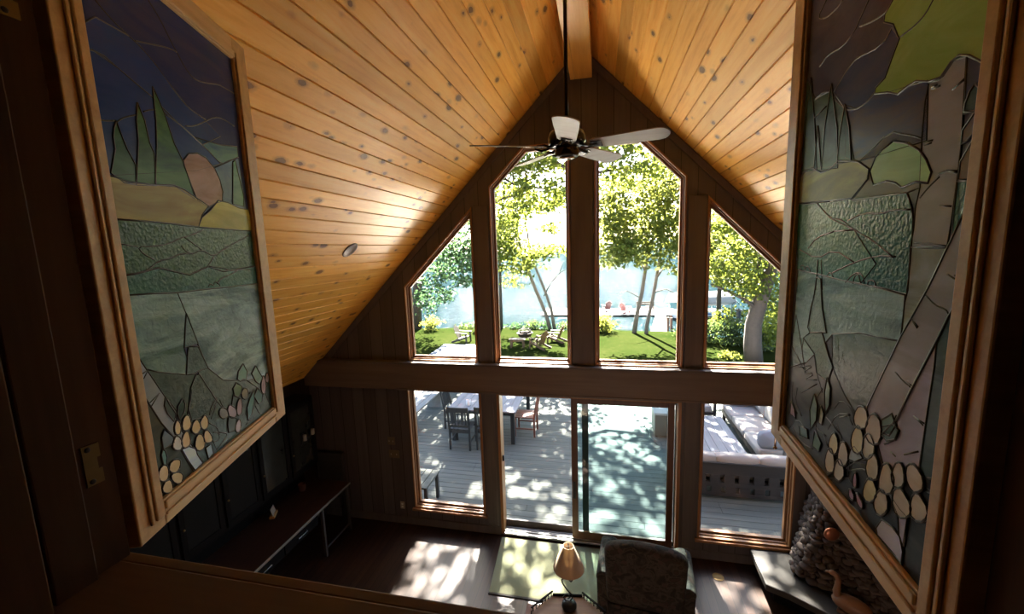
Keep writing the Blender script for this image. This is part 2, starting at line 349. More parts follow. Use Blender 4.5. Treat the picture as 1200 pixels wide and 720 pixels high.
# stained glass outlines in each shutter's own metres (layer, two streak colours, texture, outline)
LEFT_BOX=(.072, .056, .65, 1.246)
LEFT_GLASS=[
(0,(.028, .036, .085),(.05, .045, .08),0,[(.072,.056),(.650,.056),(.650,1.246),(.072,1.246)]),
(1,(.022, .04, .11),(.035, .05, .12),0,[(.072,.984),(.074,1.014),(.094,1.022),(.123,1.023),(.156,1.013),(.199,1.000),(.246,.988),(.295,.959),(.358,.946),(.426,.921),(.508,.886),(.386,.844),(.078,.776),(.072,.838)]),
(1,(.03, .055, .13),(.05, .055, .11),0,[(.202,1.099),(.235,1.091),(.278,1.072),(.314,1.047),(.389,1.006),(.444,1.000),(.527,.971),(.426,.921),(.332,.953),(.246,.988),(.156,1.013),(.094,1.022),(.074,1.014),(.072,1.042),(.072,1.056),(.115,1.093)]),
(1,(.05, .085, .12),(.12, .2, .12),0,[(.394,.934),(.426,.921),(.451,.913),(.510,.885),(.549,.902),(.619,.930),(.619,.963),(.521,.944)]),
(1,(.09, .12, .14),(.14, .19, .18),0,[(.466,.865),(.581,.913),(.620,.925),(.631,.761),(.577,.762),(.495,.771),(.492,.836)]),
(2,(.06, .12, .05),(.12, .22, .09),0,[(.579,.906),(.548,.772),(.614,.770),(.623,.805),(.605,.871),(.596,.916)]),
(2,(.035, .075, .03),(.06, .11, .05),0,[(.126,.896),(.117,.880),(.111,.861),(.111,.836),(.090,.784),(.120,.769),(.153,.769),(.162,.813),(.144,.843),(.135,.867)]),
(2,(.035, .075, .03),(.08, .15, .05),0,[(.196,.957),(.184,.914),(.181,.871),(.168,.821),(.155,.769),(.216,.777),(.226,.853),(.216,.874),(.210,.922)]),
(2,(.03, .065, .03),(.09, .17, .05),0,[(.255,1.013),(.251,.980),(.248,.933),(.239,.875),(.213,.778),(.286,.785),(.357,.764),(.349,.798),(.327,.860),(.304,.895),(.282,.962)]),
(2,(.27, .12, .06),(.38, .2, .12),0,[(.332,.860),(.358,.882),(.397,.892),(.435,.888),(.472,.866),(.492,.836),(.500,.802),(.489,.773),(.460,.765),(.414,.748),(.368,.761),(.352,.796),(.341,.824),(.332,.844)]),
(3,(.23, .14, .04),(.36, .27, .07),0,[(.072,.778),(.100,.777),(.132,.772),(.210,.778),(.279,.788),(.319,.783),(.360,.769),(.415,.752),(.378,.722),(.356,.689),(.266,.691),(.159,.691),(.072,.689)]),
(3,(.32, .27, .04),(.5, .42, .08),0,[(.650,.692),(.356,.689),(.377,.716),(.423,.741),(.468,.773),(.519,.773),(.579,.763),(.643,.763),(.650,.734)]),
(1,(.03, .075, .045),(.05, .12, .06),1,[(.072,.689),(.159,.691),(.266,.691),(.356,.689),(.650,.692),(.650,.511),(.483,.514),(.362,.518),(.237,.520),(.158,.526),(.072,.531)]),
(2,(.03, .1, .08),(.06, .16, .13),1,[(.072,.571),(.113,.574),(.184,.584),(.291,.561),(.376,.580),(.447,.563),(.650,.572),(.650,.571),(.650,.511),(.483,.514),(.362,.518),(.237,.520),(.158,.526),(.072,.531)]),
(1,(.36, .44, .46),(.06, .11, .11),2,[(.072,.428),(.072,.532),(.158,.526),(.237,.520),(.258,.464),(.244,.421),(.232,.380),(.237,.350),(.225,.311),(.133,.345),(.100,.362),(.073,.414)]),  # rippled water pieces: pale against dark streaks paint in the bright reflection
(1,(.42, .5, .54),(.08, .12, .14),2,[(.237,.520),(.362,.518),(.483,.514),(.650,.511),(.650,.175),(.488,.210),(.375,.249),(.314,.303),(.287,.378),(.258,.464)]),
(1,(.035, .045, .036),(.09, .105, .09),2,[(.100,.362),(.133,.345),(.225,.311),(.262,.300),(.233,.272),(.214,.222),(.220,.191),(.200,.143),(.172,.225),(.144,.279)]),
(1,(.035, .05, .042),(.1, .125, .11),2,[(.271,.306),(.314,.303),(.375,.249),(.488,.210),(.650,.175),(.650,.056),(.218,.056),(.200,.143),(.220,.191),(.294,.171),(.332,.200),(.275,.296)]),
(1,(.05, .055, .035),(.1, .09, .05),0,[(.072,.056),(.072,.336),(.074,.323),(.118,.228),(.147,.182),(.200,.064),(.163,.056)]),
(2,(.25, .31, .33),(.13, .17, .18),1,[(.258,.464),(.287,.378),(.248,.379),(.232,.380),(.244,.421)]),
(2,(.16, .2, .2),(.09, .11, .11),1,[(.248,.379),(.285,.370),(.314,.303),(.271,.306),(.258,.304),(.225,.311),(.237,.350)]),
(2,(.06, .07, .06),(.11, .12, .1),1,[(.262,.300),(.233,.272),(.214,.222),(.220,.191),(.294,.171),(.332,.200),(.275,.296)]),
(2,(.36, .36, .33),(.26, .26, .25),0,[(.072,.416),(.073,.414),(.100,.362),(.144,.279),(.163,.242),(.172,.194),(.200,.143),(.237,.068),(.199,.060),(.147,.182),(.118,.228),(.074,.323),(.072,.328)]),
(3,(.62, .66, .66),(.4, .44, .45),0,[(.168,.137),(.193,.133),(.219,.113),(.220,.097),(.236,.064),(.204,.061),(.185,.097)]),
(3,(.5, .55, .56),(.3, .34, .35),0,[(.256,.097),(.282,.096),(.284,.067),(.261,.062)]),
(3,(.03, .05, .035),(.05, .08, .05),0,[(.196,.256),(.177,.244),(.172,.229),(.177,.209),(.196,.224),(.203,.241)]),
(3,(.05, .07, .05),(.09, .11, .08),0,[(.142,.281),(.135,.263),(.140,.242),(.157,.215),(.167,.230),(.150,.261)]),
(3,(.12, .22, .2),(.2, .3, .27),0,[(.108,.165),(.102,.156),(.104,.132),(.111,.123),(.118,.143),(.115,.161)]),
(3,(.12, .14, .13),(.2, .22, .21),0,[(.123,.209),(.147,.181),(.146,.165),(.111,.165),(.111,.194)]),
(3,(.14, .25, .21),(.24, .36, .31),0,[(.536,.162),(.504,.145),(.481,.122),(.476,.082),(.504,.093),(.526,.124)]),
(3,(.1, .18, .12),(.17, .27, .19),0,[(.490,.265),(.457,.249),(.447,.228),(.461,.217),(.479,.218),(.495,.210),(.507,.235)]),
(3,(.12, .16, .07),(.2, .25, .12),0,[(.439,.218),(.417,.208),(.420,.185),(.439,.172),(.458,.181),(.466,.200)]),
(3,(.1, .17, .11),(.16, .24, .17),0,[(.564,.237),(.534,.220),(.552,.188),(.575,.170),(.600,.186)]),
(3,(.09, .15, .11),(.15, .22, .16),0,[(.559,.162),(.531,.142),(.553,.107),(.576,.105),(.586,.129)]),
(3,(.3, .2, .2),(.42, .3, .3),0,[(.617,.153),(.613,.138),(.604,.127),(.594,.128),(.586,.136),(.582,.148),(.585,.164),(.593,.177),(.602,.188),(.609,.189),(.614,.182),(.617,.170)]),
(3,(.3, .2, .18),(.4, .28, .26),0,[(.647,.170),(.644,.162),(.637,.158),(.629,.158),(.621,.163),(.618,.171),(.620,.179),(.625,.186),(.630,.190),(.637,.192),(.642,.187),(.645,.179)]),
(3,(.42, .31, .3),(.52, .4, .4),0,[(.420,.137),(.420,.127),(.413,.120),(.401,.120),(.386,.128),(.378,.137),(.376,.148),(.377,.158),(.383,.165),(.392,.166),(.401,.159),(.412,.150)]),
(3,(.4, .3, .29),(.5, .38, .38),0,[(.453,.135),(.447,.122),(.439,.116),(.429,.117),(.422,.123),(.421,.135),(.425,.147),(.432,.159),(.441,.165),(.448,.165),(.453,.161),(.455,.148)]),
(3,(.44, .36, .35),(.55, .46, .45),0,[(.433,.080),(.427,.072),(.419,.068),(.410,.070),(.403,.077),(.402,.085),(.406,.094),(.413,.101),(.422,.105),(.429,.105),(.433,.099),(.435,.090)]),
(3,(.2, .19, .16),(.28, .26, .23),0,[(.376,.151),(.379,.141),(.374,.136),(.361,.137),(.348,.141),(.339,.149),(.334,.159),(.336,.168),(.342,.173),(.350,.173),(.359,.170),(.370,.161)]),
(3,(.15, .14, .09),(.24, .2, .12),0,[(.498,.164),(.496,.154),(.488,.150),(.475,.153),(.465,.159),(.459,.168),(.459,.178),(.466,.185),(.475,.188),(.483,.187),(.491,.183),(.497,.174)]),
(3,(.1, .12, .1),(.17, .19, .16),0,[(.377,.136),(.415,.114),(.396,.083),(.367,.090),(.367,.114)]),
(4,(.62, .43, .2),(.72, .55, .32),0,[(.176,.190),(.173,.182),(.168,.177),(.161,.178),(.155,.183),(.153,.191),(.154,.200),(.158,.207),(.164,.213),(.168,.212),(.172,.208),(.175,.200)]),
(4,(.62, .43, .2),(.72, .55, .32),0,[(.214,.185),(.209,.176),(.201,.173),(.191,.175),(.182,.181),(.180,.191),(.183,.200),(.189,.208),(.197,.212),(.204,.211),(.210,.207),(.213,.196)]),
(4,(.62, .43, .2),(.72, .55, .32),0,[(.202,.145),(.198,.135),(.189,.132),(.180,.134),(.172,.141),(.169,.152),(.173,.161),(.180,.169),(.187,.173),(.194,.173),(.199,.168),(.201,.158)]),
(4,(.62, .43, .2),(.72, .55, .32),0,[(.247,.159),(.241,.152),(.232,.149),(.222,.152),(.213,.161),(.211,.169),(.215,.177),(.221,.183),(.230,.186),(.238,.185),(.242,.179),(.246,.170)]),
(4,(.62, .43, .2),(.72, .55, .32),0,[(.280,.157),(.277,.149),(.269,.145),(.258,.147),(.250,.155),(.247,.164),(.248,.173),(.256,.179),(.265,.183),(.272,.183),(.277,.176),(.281,.168)]),
(4,(.62, .43, .2),(.72, .55, .32),0,[(.256,.113),(.251,.102),(.242,.099),(.231,.101),(.220,.109),(.215,.121),(.218,.131),(.224,.141),(.232,.145),(.240,.144),(.247,.139),(.253,.127)]),
(4,(.62, .43, .2),(.72, .55, .32),0,[(.287,.116),(.288,.106),(.282,.101),(.272,.103),(.261,.108),(.253,.117),(.253,.128),(.256,.136),(.261,.142),(.268,.141),(.275,.138),(.281,.128)]),
(4,(.62, .43, .2),(.72, .55, .32),0,[(.114,.103),(.109,.094),(.102,.092),(.092,.096),(.085,.103),(.083,.113),(.085,.123),(.092,.129),(.101,.131),(.107,.129),(.113,.124),(.115,.113)]),
(4,(.62, .43, .2),(.72, .55, .32),0,[(.150,.097),(.142,.093),(.133,.094),(.123,.101),(.117,.110),(.119,.118),(.124,.124),(.135,.126),(.145,.123),(.152,.119),(.157,.113),(.155,.104)]),
(4,(.62, .43, .2),(.72, .55, .32),0,[(.120,.063),(.114,.058),(.106,.059),(.097,.064),(.089,.072),(.088,.081),(.092,.086),(.099,.091),(.107,.090),(.114,.088),(.118,.082),(.120,.072)]),
(4,(.62, .43, .2),(.72, .55, .32),0,[(.152,.062),(.145,.060),(.135,.065),(.125,.075),(.120,.085),(.120,.094),(.127,.096),(.138,.093),(.147,.088),(.154,.082),(.158,.074),(.156,.067)]),
(4,(.68, .6, .45),(.78, .72, .6),0,[(.172,.151),(.170,.142),(.162,.138),(.152,.142),(.144,.148),(.139,.157),(.141,.166),(.147,.172),(.153,.177),(.160,.175),(.166,.170),(.170,.162)]),
]
LEFT_LINES=[
[(.122,1.129),(.156,1.111),(.202,1.099),(.235,1.091),(.278,1.072),(.314,1.047),(.347,1.023),(.389,1.006),(.444,1.000)],
[(.284,1.218),(.317,1.195),(.352,1.153),(.368,1.139),(.391,1.114),(.420,1.099),(.442,1.098),(.488,1.108),(.554,1.130),(.600,1.132),(.643,1.135)],
[(.218,1.097),(.238,1.103),(.280,1.117),(.316,1.129),(.348,1.137),(.368,1.139)],
[(.072,1.012),(.094,1.022),(.123,1.023),(.156,1.013),(.199,1.000),(.246,.988)],
[(.286,.960),(.332,.953),(.358,.946),(.394,.934),(.451,.913),(.510,.885),(.549,.902),(.622,.931)],
[(.125,.892),(.144,.907),(.165,.918),(.186,.927)],
[(.211,.942),(.233,.953),(.254,.960)],
[(.072,.888),(.090,.886),(.126,.897)],
[(.359,.953),(.400,.964),(.452,.991),(.507,1.021),(.553,1.030),(.618,1.026)],
[(.425,1.001),(.460,1.000)],
[(.072,.571),(.113,.574),(.153,.581),(.187,.600),(.229,.605),(.275,.618),(.318,.616),(.357,.628),(.409,.607),(.462,.628),(.527,.648),(.628,.676)],
[(.380,.683),(.329,.667),(.275,.656),(.232,.641),(.180,.634),(.131,.633),(.144,.617),(.174,.604)],
[(.409,.607),(.376,.580),(.327,.559)],
[(.131,.633),(.072,.640)],
[(.277,.637),(.291,.622),(.318,.616)],
[(.292,.660),(.357,.628)],
[(.381,.580),(.450,.574),(.482,.563),(.532,.564),(.607,.561)],
[(.532,.564),(.479,.550),(.431,.543),(.406,.529)],
[(.364,.524),(.376,.532),(.389,.524),(.397,.536),(.412,.532),(.421,.522)],
[(.275,.296),(.332,.200),(.382,.139)],
[(.144,.279),(.161,.256),(.183,.218)],
[(.109,.344),(.163,.242)],
[(.083,.354),(.101,.358)],
[(.088,.343),(.104,.358)],
[(.094,.285),(.126,.296)],
[(.097,.276),(.122,.293)],
[(.335,.208),(.305,.197),(.291,.175)],
[(.335,.208),(.320,.182),(.297,.161)],
[(.347,.198),(.363,.162),(.398,.136)],
[(.286,.154),(.317,.130),(.325,.103)],
[(.297,.122),(.322,.111),(.322,.088),(.291,.097)],
[(.326,.109),(.366,.087),(.333,.076)],
[(.500,.208),(.571,.155)],
[(.495,.162),(.536,.162)],
[(.607,.129),(.621,.096),(.636,.068)],
[(.533,.108),(.551,.074),(.570,.066)],
[(.470,.107),(.488,.070),(.525,.075)],
[(.237,.267),(.222,.234),(.206,.210),(.214,.194)],
[(.416,.190),(.398,.160)],
[(.650,.174),(.625,.143)],
[(.487,.074),(.462,.072)],
[(.335,.064),(.383,.071)],
[(.303,.068),(.354,.078)],
[(.289,.109),(.303,.068)],
]
RIGHT_BOX=(.066, .062, .69, 1.25)
RIGHT_GLASS=[
(0,(.075, .062, .07),(.1, .085, .09),0,[(.066,.062),(.690,.062),(.690,1.250),(.066,1.250)]),
(1,(.05, .06, .1),(.08, .075, .1),0,[(.303,.960),(.319,.947),(.356,.947),(.422,.960),(.461,.952),(.517,.926),(.451,.869),(.405,.857),(.367,.858),(.343,.867),(.308,.879),(.273,.930)]),
(1,(.055, .065, .12),(.12, .085, .08),0,[(.448,.876),(.405,.857),(.367,.858),(.343,.867),(.306,.854),(.188,.834),(.177,.744),(.381,.751),(.438,.770)]),
(1,(.07, .1, .075),(.11, .15, .1),0,[(.690,.958),(.690,1.017),(.621,.944),(.545,.937),(.455,.871),(.399,.759),(.476,.759),(.682,.785)]),
(2,(.035, .06, .045),(.05, .09, .06),0,[(.657,1.007),(.672,.933),(.675,.779),(.579,.767),(.616,.897)]),
(2,(.035, .06, .045),(.06, .11, .07),0,[(.531,.949),(.550,.859),(.553,.763),(.467,.754),(.486,.843),(.514,.908)]),
(2,(.035, .06, .045),(.06, .11, .07),0,[(.456,.882),(.470,.821),(.473,.764),(.409,.756),(.429,.828)]),
(2,(.04, .07, .05),(.07, .12, .07),0,[(.592,.874),(.600,.771),(.553,.763)]),
(1,(.14, .085, .055),(.19, .12, .08),0,[(.395,.677),(.348,.705),(.336,.727),(.377,.752),(.321,.768),(.301,.776),(.268,.779),(.242,.769),(.215,.760),(.189,.749),(.182,.675),(.214,.671)]),
(2,(.16, .13, .06),(.3, .26, .08),0,[(.690,.767),(.651,.780),(.609,.778),(.555,.758),(.508,.758),(.467,.769),(.381,.751),(.337,.729),(.338,.711),(.356,.702),(.395,.681),(.690,.698)]),
(1,(.014, .1, .085),(.03, .16, .14),1,[(.496,.685),(.395,.680),(.214,.671),(.199,.648),(.190,.624),(.187,.556),(.188,.507),(.278,.511),(.333,.512),(.285,.552),(.376,.617),(.489,.647),(.568,.688)]),
(1,(.05, .17, .11),(.1, .28, .21),1,[(.690,.648),(.690,.698),(.568,.688),(.489,.647),(.436,.641),(.376,.617),(.285,.552),(.333,.512),(.404,.512),(.514,.516),(.668,.520)]),
(1,(.46, .55, .58),(.1, .15, .16),2,[(.662,.521),(.516,.517),(.406,.512),(.278,.510),(.192,.505),(.190,.450),(.193,.428),(.263,.420),(.325,.415),(.435,.389),(.496,.339),(.567,.287),(.673,.245)]),  # pale streaks here paint in the reflection on the rippled glass too
(1,(.05, .065, .045),(.13, .13, .08),2,[(.435,.389),(.325,.415),(.263,.420),(.194,.429),(.227,.366),(.268,.287),(.297,.250),(.355,.273),(.423,.317)]),
(1,(.035, .035, .03),(.075, .07, .05),0,[(.567,.287),(.496,.339),(.423,.317),(.355,.273),(.297,.250),(.310,.116),(.404,.062),(.690,.062),(.690,.152),(.673,.245)]),
(2,(.3, .36, .36),(.2, .25, .25),1,[(.537,.509),(.512,.506),(.495,.442),(.462,.387),(.553,.369),(.569,.379),(.557,.433),(.543,.467)]),
(2,(.24, .29, .29),(.15, .19, .19),1,[(.553,.369),(.485,.383),(.443,.337),(.418,.319),(.438,.278),(.498,.280),(.518,.322),(.592,.346)]),
(1,(.3, .26, .24),(.36, .32, .3),0,[(.186,.829),(.167,.826),(.155,.828),(.137,.841),(.113,.837),(.110,.794),(.104,.722),(.104,.677),(.106,.619),(.109,.583),(.190,.583),(.187,.613),(.188,.647),(.182,.675),(.190,.753),(.191,.804)]),
(1,(.22, .21, .15),(.34, .36, .32),0,[(.190,.583),(.109,.583),(.137,.523),(.161,.480),(.192,.432),(.191,.493),(.186,.514)]),
(2,(.3, .26, .25),(.38, .34, .33),0,[(.066,.662),(.066,.523),(.089,.488),(.108,.446),(.152,.357),(.185,.286),(.216,.268),(.273,.260),(.268,.287),(.193,.432),(.137,.523)]),
(1,(.3, .24, .28),(.4, .34, .38),0,[(.108,.446),(.107,.409),(.111,.328),(.115,.242),(.199,.196),(.226,.231),(.185,.289),(.152,.357)]),
(1,(.025, .045, .035),(.06, .09, .08),0,[(.108,.446),(.089,.488),(.066,.523),(.066,.256),(.114,.229),(.111,.328),(.107,.409)]),
(1,(.016, .016, .014),(.035, .032, .026),0,[(.114,.229),(.066,.256),(.066,.189),(.077,.062),(.217,.062),(.267,.069),(.326,.062),(.411,.062),(.316,.150)]),
(1,(.055, .06, .1),(.07, .07, .1),0,[(.112,.837),(.097,.827),(.082,.818),(.066,.813),(.066,.769),(.105,.761)]),
(2,(.035, .07, .05),(.06, .1, .07),0,[(.090,.794),(.098,.787),(.104,.774),(.104,.764),(.085,.759),(.068,.770),(.076,.780),(.082,.787)]),
(2,(.24, .2, .18),(.3, .26, .24),0,[(.066,.768),(.066,.740),(.076,.736),(.092,.724),(.103,.722),(.103,.740),(.086,.756)]),
(1,(.18, .1, .05),(.24, .14, .07),0,[(.066,.670),(.102,.675),(.102,.699),(.084,.723),(.066,.726)]),
(1,(.025, .1, .085),(.04, .13, .11),1,[(.104,.673),(.066,.668),(.066,.654),(.102,.589)]),
(2,(.27, .46, .16),(.38, .58, .24),0,[(.265,.763),(.224,.750),(.192,.733),(.173,.715),(.158,.694),(.163,.679),(.192,.685),(.228,.681),(.247,.691),(.274,.698),(.316,.697),(.332,.724),(.317,.747),(.297,.756)]),
(2,(.28, .38, .07),(.36, .45, .12),0,[(.301,1.008),(.315,.999),(.327,.994),(.328,.981),(.297,.963),(.281,.938),(.274,.930),(.291,.907),(.308,.881),(.337,.874),(.339,.864),(.297,.853),(.265,.839),(.238,.843),(.217,.843),(.186,.831),(.159,.828),(.141,.841),(.126,.844),(.106,.835),(.083,.818),(.066,.813),(.066,.830),(.079,.935),(.260,1.043)]),
(3,(.5, .45, .52),(.6, .56, .6),0,[(.204,.081),(.191,.106),(.161,.113),(.138,.110),(.128,.092),(.128,.070),(.154,.071),(.198,.070)]),
(3,(.42, .38, .44),(.52, .47, .53),0,[(.177,.165),(.145,.156),(.126,.155),(.128,.103),(.142,.112),(.149,.144)]),
(3,(.1, .14, .1),(.16, .2, .15),0,[(.220,.279),(.192,.302),(.178,.287),(.193,.262),(.216,.256)]),
(3,(.06, .09, .07),(.1, .13, .1),0,[(.216,.253),(.189,.285),(.169,.282),(.177,.262),(.199,.249)]),
(3,(.28, .3, .27),(.36, .38, .34),0,[(.313,.178),(.299,.190),(.267,.182),(.294,.160),(.320,.152)]),
(3,(.1, .16, .08),(.18, .26, .14),0,[(.483,.140),(.443,.126),(.453,.101),(.491,.096)]),
(3,(.09, .14, .1),(.14, .2, .15),0,[(.581,.111),(.529,.123),(.517,.104),(.568,.087)]),
(3,(.13, .22, .17),(.2, .3, .24),0,[(.440,.287),(.420,.269),(.419,.229),(.434,.203),(.447,.249)]),
(3,(.14, .2, .15),(.2, .28, .2),0,[(.502,.225),(.479,.206),(.479,.168),(.506,.134),(.520,.179)]),
(3,(.28, .26, .18),(.36, .34, .24),0,[(.462,.212),(.442,.199),(.449,.170),(.467,.168)]),
(3,(.35, .24, .27),(.42, .3, .33),0,[(.645,.154),(.618,.140),(.607,.120),(.647,.116)]),
(4,(.5, .4, .28),(.6, .5, .38),0,[(.261,.266),(.260,.255),(.266,.243),(.281,.235),(.296,.230),(.306,.235),(.311,.245),(.307,.260),(.298,.273),(.288,.278),(.277,.280),(.267,.276)]),
(4,(.5, .4, .28),(.6, .5, .38),0,[(.216,.263),(.215,.249),(.221,.234),(.235,.224),(.250,.222),(.261,.227),(.266,.241),(.263,.257),(.254,.274),(.244,.281),(.233,.281),(.222,.276)]),
(4,(.5, .4, .28),(.6, .5, .38),0,[(.231,.224),(.231,.211),(.237,.200),(.247,.190),(.260,.186),(.269,.193),(.270,.204),(.269,.219),(.263,.230),(.255,.238),(.247,.238),(.238,.232)]),
(4,(.5, .4, .28),(.6, .5, .38),0,[(.319,.163),(.318,.150),(.325,.136),(.336,.128),(.349,.123),(.359,.128),(.361,.142),(.358,.158),(.353,.172),(.344,.178),(.336,.179),(.327,.173)]),
(4,(.5, .4, .28),(.6, .5, .38),0,[(.374,.120),(.371,.107),(.376,.092),(.390,.083),(.402,.078),(.413,.084),(.418,.097),(.414,.115),(.407,.130),(.399,.136),(.389,.139),(.380,.132)]),
(4,(.5, .4, .28),(.6, .5, .38),0,[(.330,.122),(.328,.111),(.336,.098),(.347,.087),(.361,.084),(.371,.087),(.372,.099),(.369,.112),(.363,.125),(.355,.134),(.346,.134),(.337,.130)]),
(4,(.5, .4, .28),(.6, .5, .38),0,[(.213,.193),(.212,.180),(.216,.168),(.228,.159),(.239,.154),(.248,.160),(.253,.171),(.250,.187),(.243,.200),(.235,.206),(.227,.208),(.218,.203)]),
(4,(.5, .4, .28),(.6, .5, .38),0,[(.177,.148),(.176,.136),(.181,.125),(.192,.112),(.205,.107),(.214,.112),(.218,.121),(.215,.136),(.207,.149),(.200,.158),(.191,.160),(.182,.156)]),
(4,(.5, .4, .28),(.6, .5, .38),0,[(.167,.197),(.166,.184),(.172,.168),(.184,.158),(.198,.154),(.207,.158),(.209,.173),(.206,.189),(.201,.204),(.192,.212),(.184,.212),(.175,.207)]),
(4,(.5, .4, .28),(.6, .5, .38),0,[(.143,.218),(.141,.206),(.145,.196),(.154,.188),(.164,.184),(.171,.189),(.175,.200),(.172,.213),(.167,.225),(.161,.230),(.154,.232),(.147,.227)]),
(4,(.5, .4, .28),(.6, .5, .38),0,[(.103,.239),(.098,.230),(.098,.220),(.106,.211),(.116,.203),(.127,.205),(.136,.212),(.140,.223),(.139,.235),(.133,.242),(.125,.246),(.113,.244)]),
(4,(.5, .4, .28),(.6, .5, .38),0,[(.126,.183),(.118,.175),(.120,.163),(.129,.151),(.141,.143),(.155,.142),(.164,.151),(.166,.165),(.165,.177),(.159,.185),(.149,.191),(.138,.188)]),
(4,(.5, .4, .28),(.6, .5, .38),0,[(.087,.200),(.082,.191),(.085,.180),(.093,.169),(.104,.163),(.116,.163),(.121,.172),(.121,.185),(.119,.195),(.114,.204),(.105,.207),(.096,.204)]),
(4,(.55, .43, .19),(.64, .52, .28),0,[(.212,.149),(.211,.138),(.218,.126),(.229,.114),(.242,.108),(.253,.112),(.255,.123),(.251,.138),(.245,.150),(.237,.159),(.228,.161),(.220,.156)]),
(4,(.55, .43, .19),(.64, .52, .28),0,[(.268,.219),(.267,.205),(.272,.193),(.285,.181),(.299,.178),(.309,.185),(.314,.197),(.310,.214),(.302,.227),(.294,.236),(.284,.236),(.274,.230)]),
(4,(.55, .43, .19),(.64, .52, .28),0,[(.364,.165),(.362,.154),(.367,.142),(.379,.131),(.392,.129),(.402,.133),(.406,.144),(.402,.158),(.395,.171),(.387,.179),(.378,.178),(.369,.174)]),
(4,(.36, .18, .22),(.44, .26, .3),0,[(.279,.130),(.278,.121),(.279,.115),(.283,.111),(.288,.109),(.292,.113),(.294,.121),(.293,.130),(.291,.137),(.288,.140),(.285,.141),(.281,.136)]),
(4,(.36, .18, .22),(.44, .26, .3),0,[(.287,.095),(.283,.092),(.283,.086),(.287,.081),(.293,.079),(.299,.079),(.303,.082),(.305,.088),(.305,.094),(.302,.097),(.298,.098),(.293,.098)]),
(4,(.36, .18, .22),(.44, .26, .3),0,[(.257,.100),(.251,.096),(.250,.091),(.252,.086),(.258,.083),(.266,.084),(.272,.087),(.276,.094),(.278,.099),(.277,.103),(.272,.104),(.265,.103)]),
]
RIGHT_LINES=[
[(.391,1.052),(.422,1.031),(.440,1.017),(.497,1.010),(.565,1.024),(.609,1.015)],
[(.303,1.000),(.327,.997),(.368,1.002),(.420,1.017)],
[(.302,.959),(.319,.947),(.356,.947),(.422,.960),(.459,.951),(.517,.926)],
[(.593,1.156),(.642,1.139),(.591,1.114),(.537,1.107),(.504,1.110)],
[(.509,.907),(.450,.869),(.405,.857),(.367,.858),(.343,.867)],
[(.621,.945),(.580,.947),(.545,.937)],
[(.550,.907),(.619,.899)],
[(.194,.949),(.208,.937),(.231,.931),(.274,.932)],
[(.113,.837),(.110,.794),(.104,.722)],
[(.568,.688),(.489,.647),(.436,.641),(.376,.617),(.299,.594),(.233,.565)],
[(.406,.637),(.347,.648),(.285,.642),(.246,.646),(.201,.643)],
[(.463,.617),(.376,.617)],
[(.603,.579),(.554,.605),(.463,.617)],
[(.661,.575),(.545,.553),(.456,.577),(.365,.552)],
[(.458,.525),(.365,.552),(.287,.567),(.227,.567)],
[(.538,.551),(.538,.478)],
[(.520,.551),(.502,.482)],
[(.637,.522),(.646,.533),(.624,.534),(.615,.523),(.602,.535),(.580,.525),(.578,.517)],
[(.394,.509),(.369,.526),(.345,.534),(.323,.525),(.321,.513)],
[(.362,.509),(.360,.523),(.344,.532),(.333,.512)],
[(.308,.512),(.306,.520),(.287,.522),(.279,.513)],
[(.484,.516),(.469,.527),(.451,.516)],
[(.184,.590),(.148,.588),(.111,.585)],
[(.181,.583),(.142,.582),(.110,.583)],
[(.133,.643),(.109,.640)],
[(.128,.691),(.106,.687)],
[(.145,.689),(.128,.691),(.106,.685)],
[(.180,.659),(.162,.673),(.140,.685)],
[(.102,.546),(.086,.540),(.070,.535),(.066,.533)],
[(.087,.545),(.066,.535)],
[(.185,.743),(.163,.741)],
[(.182,.738),(.165,.738)],
[(.179,.817),(.159,.816)],
[(.180,.820),(.166,.820)],
[(.134,.802),(.112,.807)],
[(.131,.803),(.111,.809)],
[(.141,.511),(.119,.499),(.096,.496),(.089,.490)],
[(.168,.470),(.150,.460)],
[(.164,.466),(.152,.458)],
[(.196,.374),(.170,.365),(.153,.362)],
[(.162,.369),(.150,.365)],
[(.140,.319),(.116,.314)],
[(.135,.318),(.114,.318)],
[(.655,.398),(.623,.354),(.571,.269)],
[(.672,.307),(.578,.267)],
[(.655,.398),(.662,.346)],
[(.592,.346),(.600,.307),(.562,.260)],
[(.505,.320),(.505,.283),(.461,.244)],
[(.418,.319),(.433,.280),(.417,.220)],
[(.463,.254),(.509,.194),(.511,.126)],
[(.519,.213),(.483,.193),(.481,.140)],
[(.656,.067),(.599,.123),(.538,.120)],
[(.613,.203),(.622,.163),(.571,.141)],
[(.402,.226),(.372,.261),(.324,.257),(.313,.239)],
[(.420,.172),(.386,.222),(.331,.244)],
[(.647,.210),(.645,.154),(.601,.135)],
[(.608,.264),(.514,.296),(.590,.252),(.504,.278),(.573,.239),(.496,.264)],
[(.582,.202),(.494,.254)],
[(.327,.128),(.294,.160),(.258,.184)],
[(.326,.122),(.273,.157),(.250,.165)],
[(.097,.223),(.069,.229)],
[(.096,.219),(.071,.226)],
[(.314,.149),(.319,.112),(.285,.109)],
[(.188,.282),(.180,.304)],
[(.205,.241),(.177,.262)],
[(.188,.235),(.173,.234)],
[(.153,.248),(.120,.270)],
[(.637,.086),(.556,.071),(.490,.089)],
[(.439,.147),(.408,.130)],
[(.520,.165),(.484,.146),(.426,.153)],
[(.381,.199),(.353,.181)],
[(.340,.239),(.316,.227)],
[(.372,.220),(.329,.243)],
[(.433,.195),(.366,.187)],
]

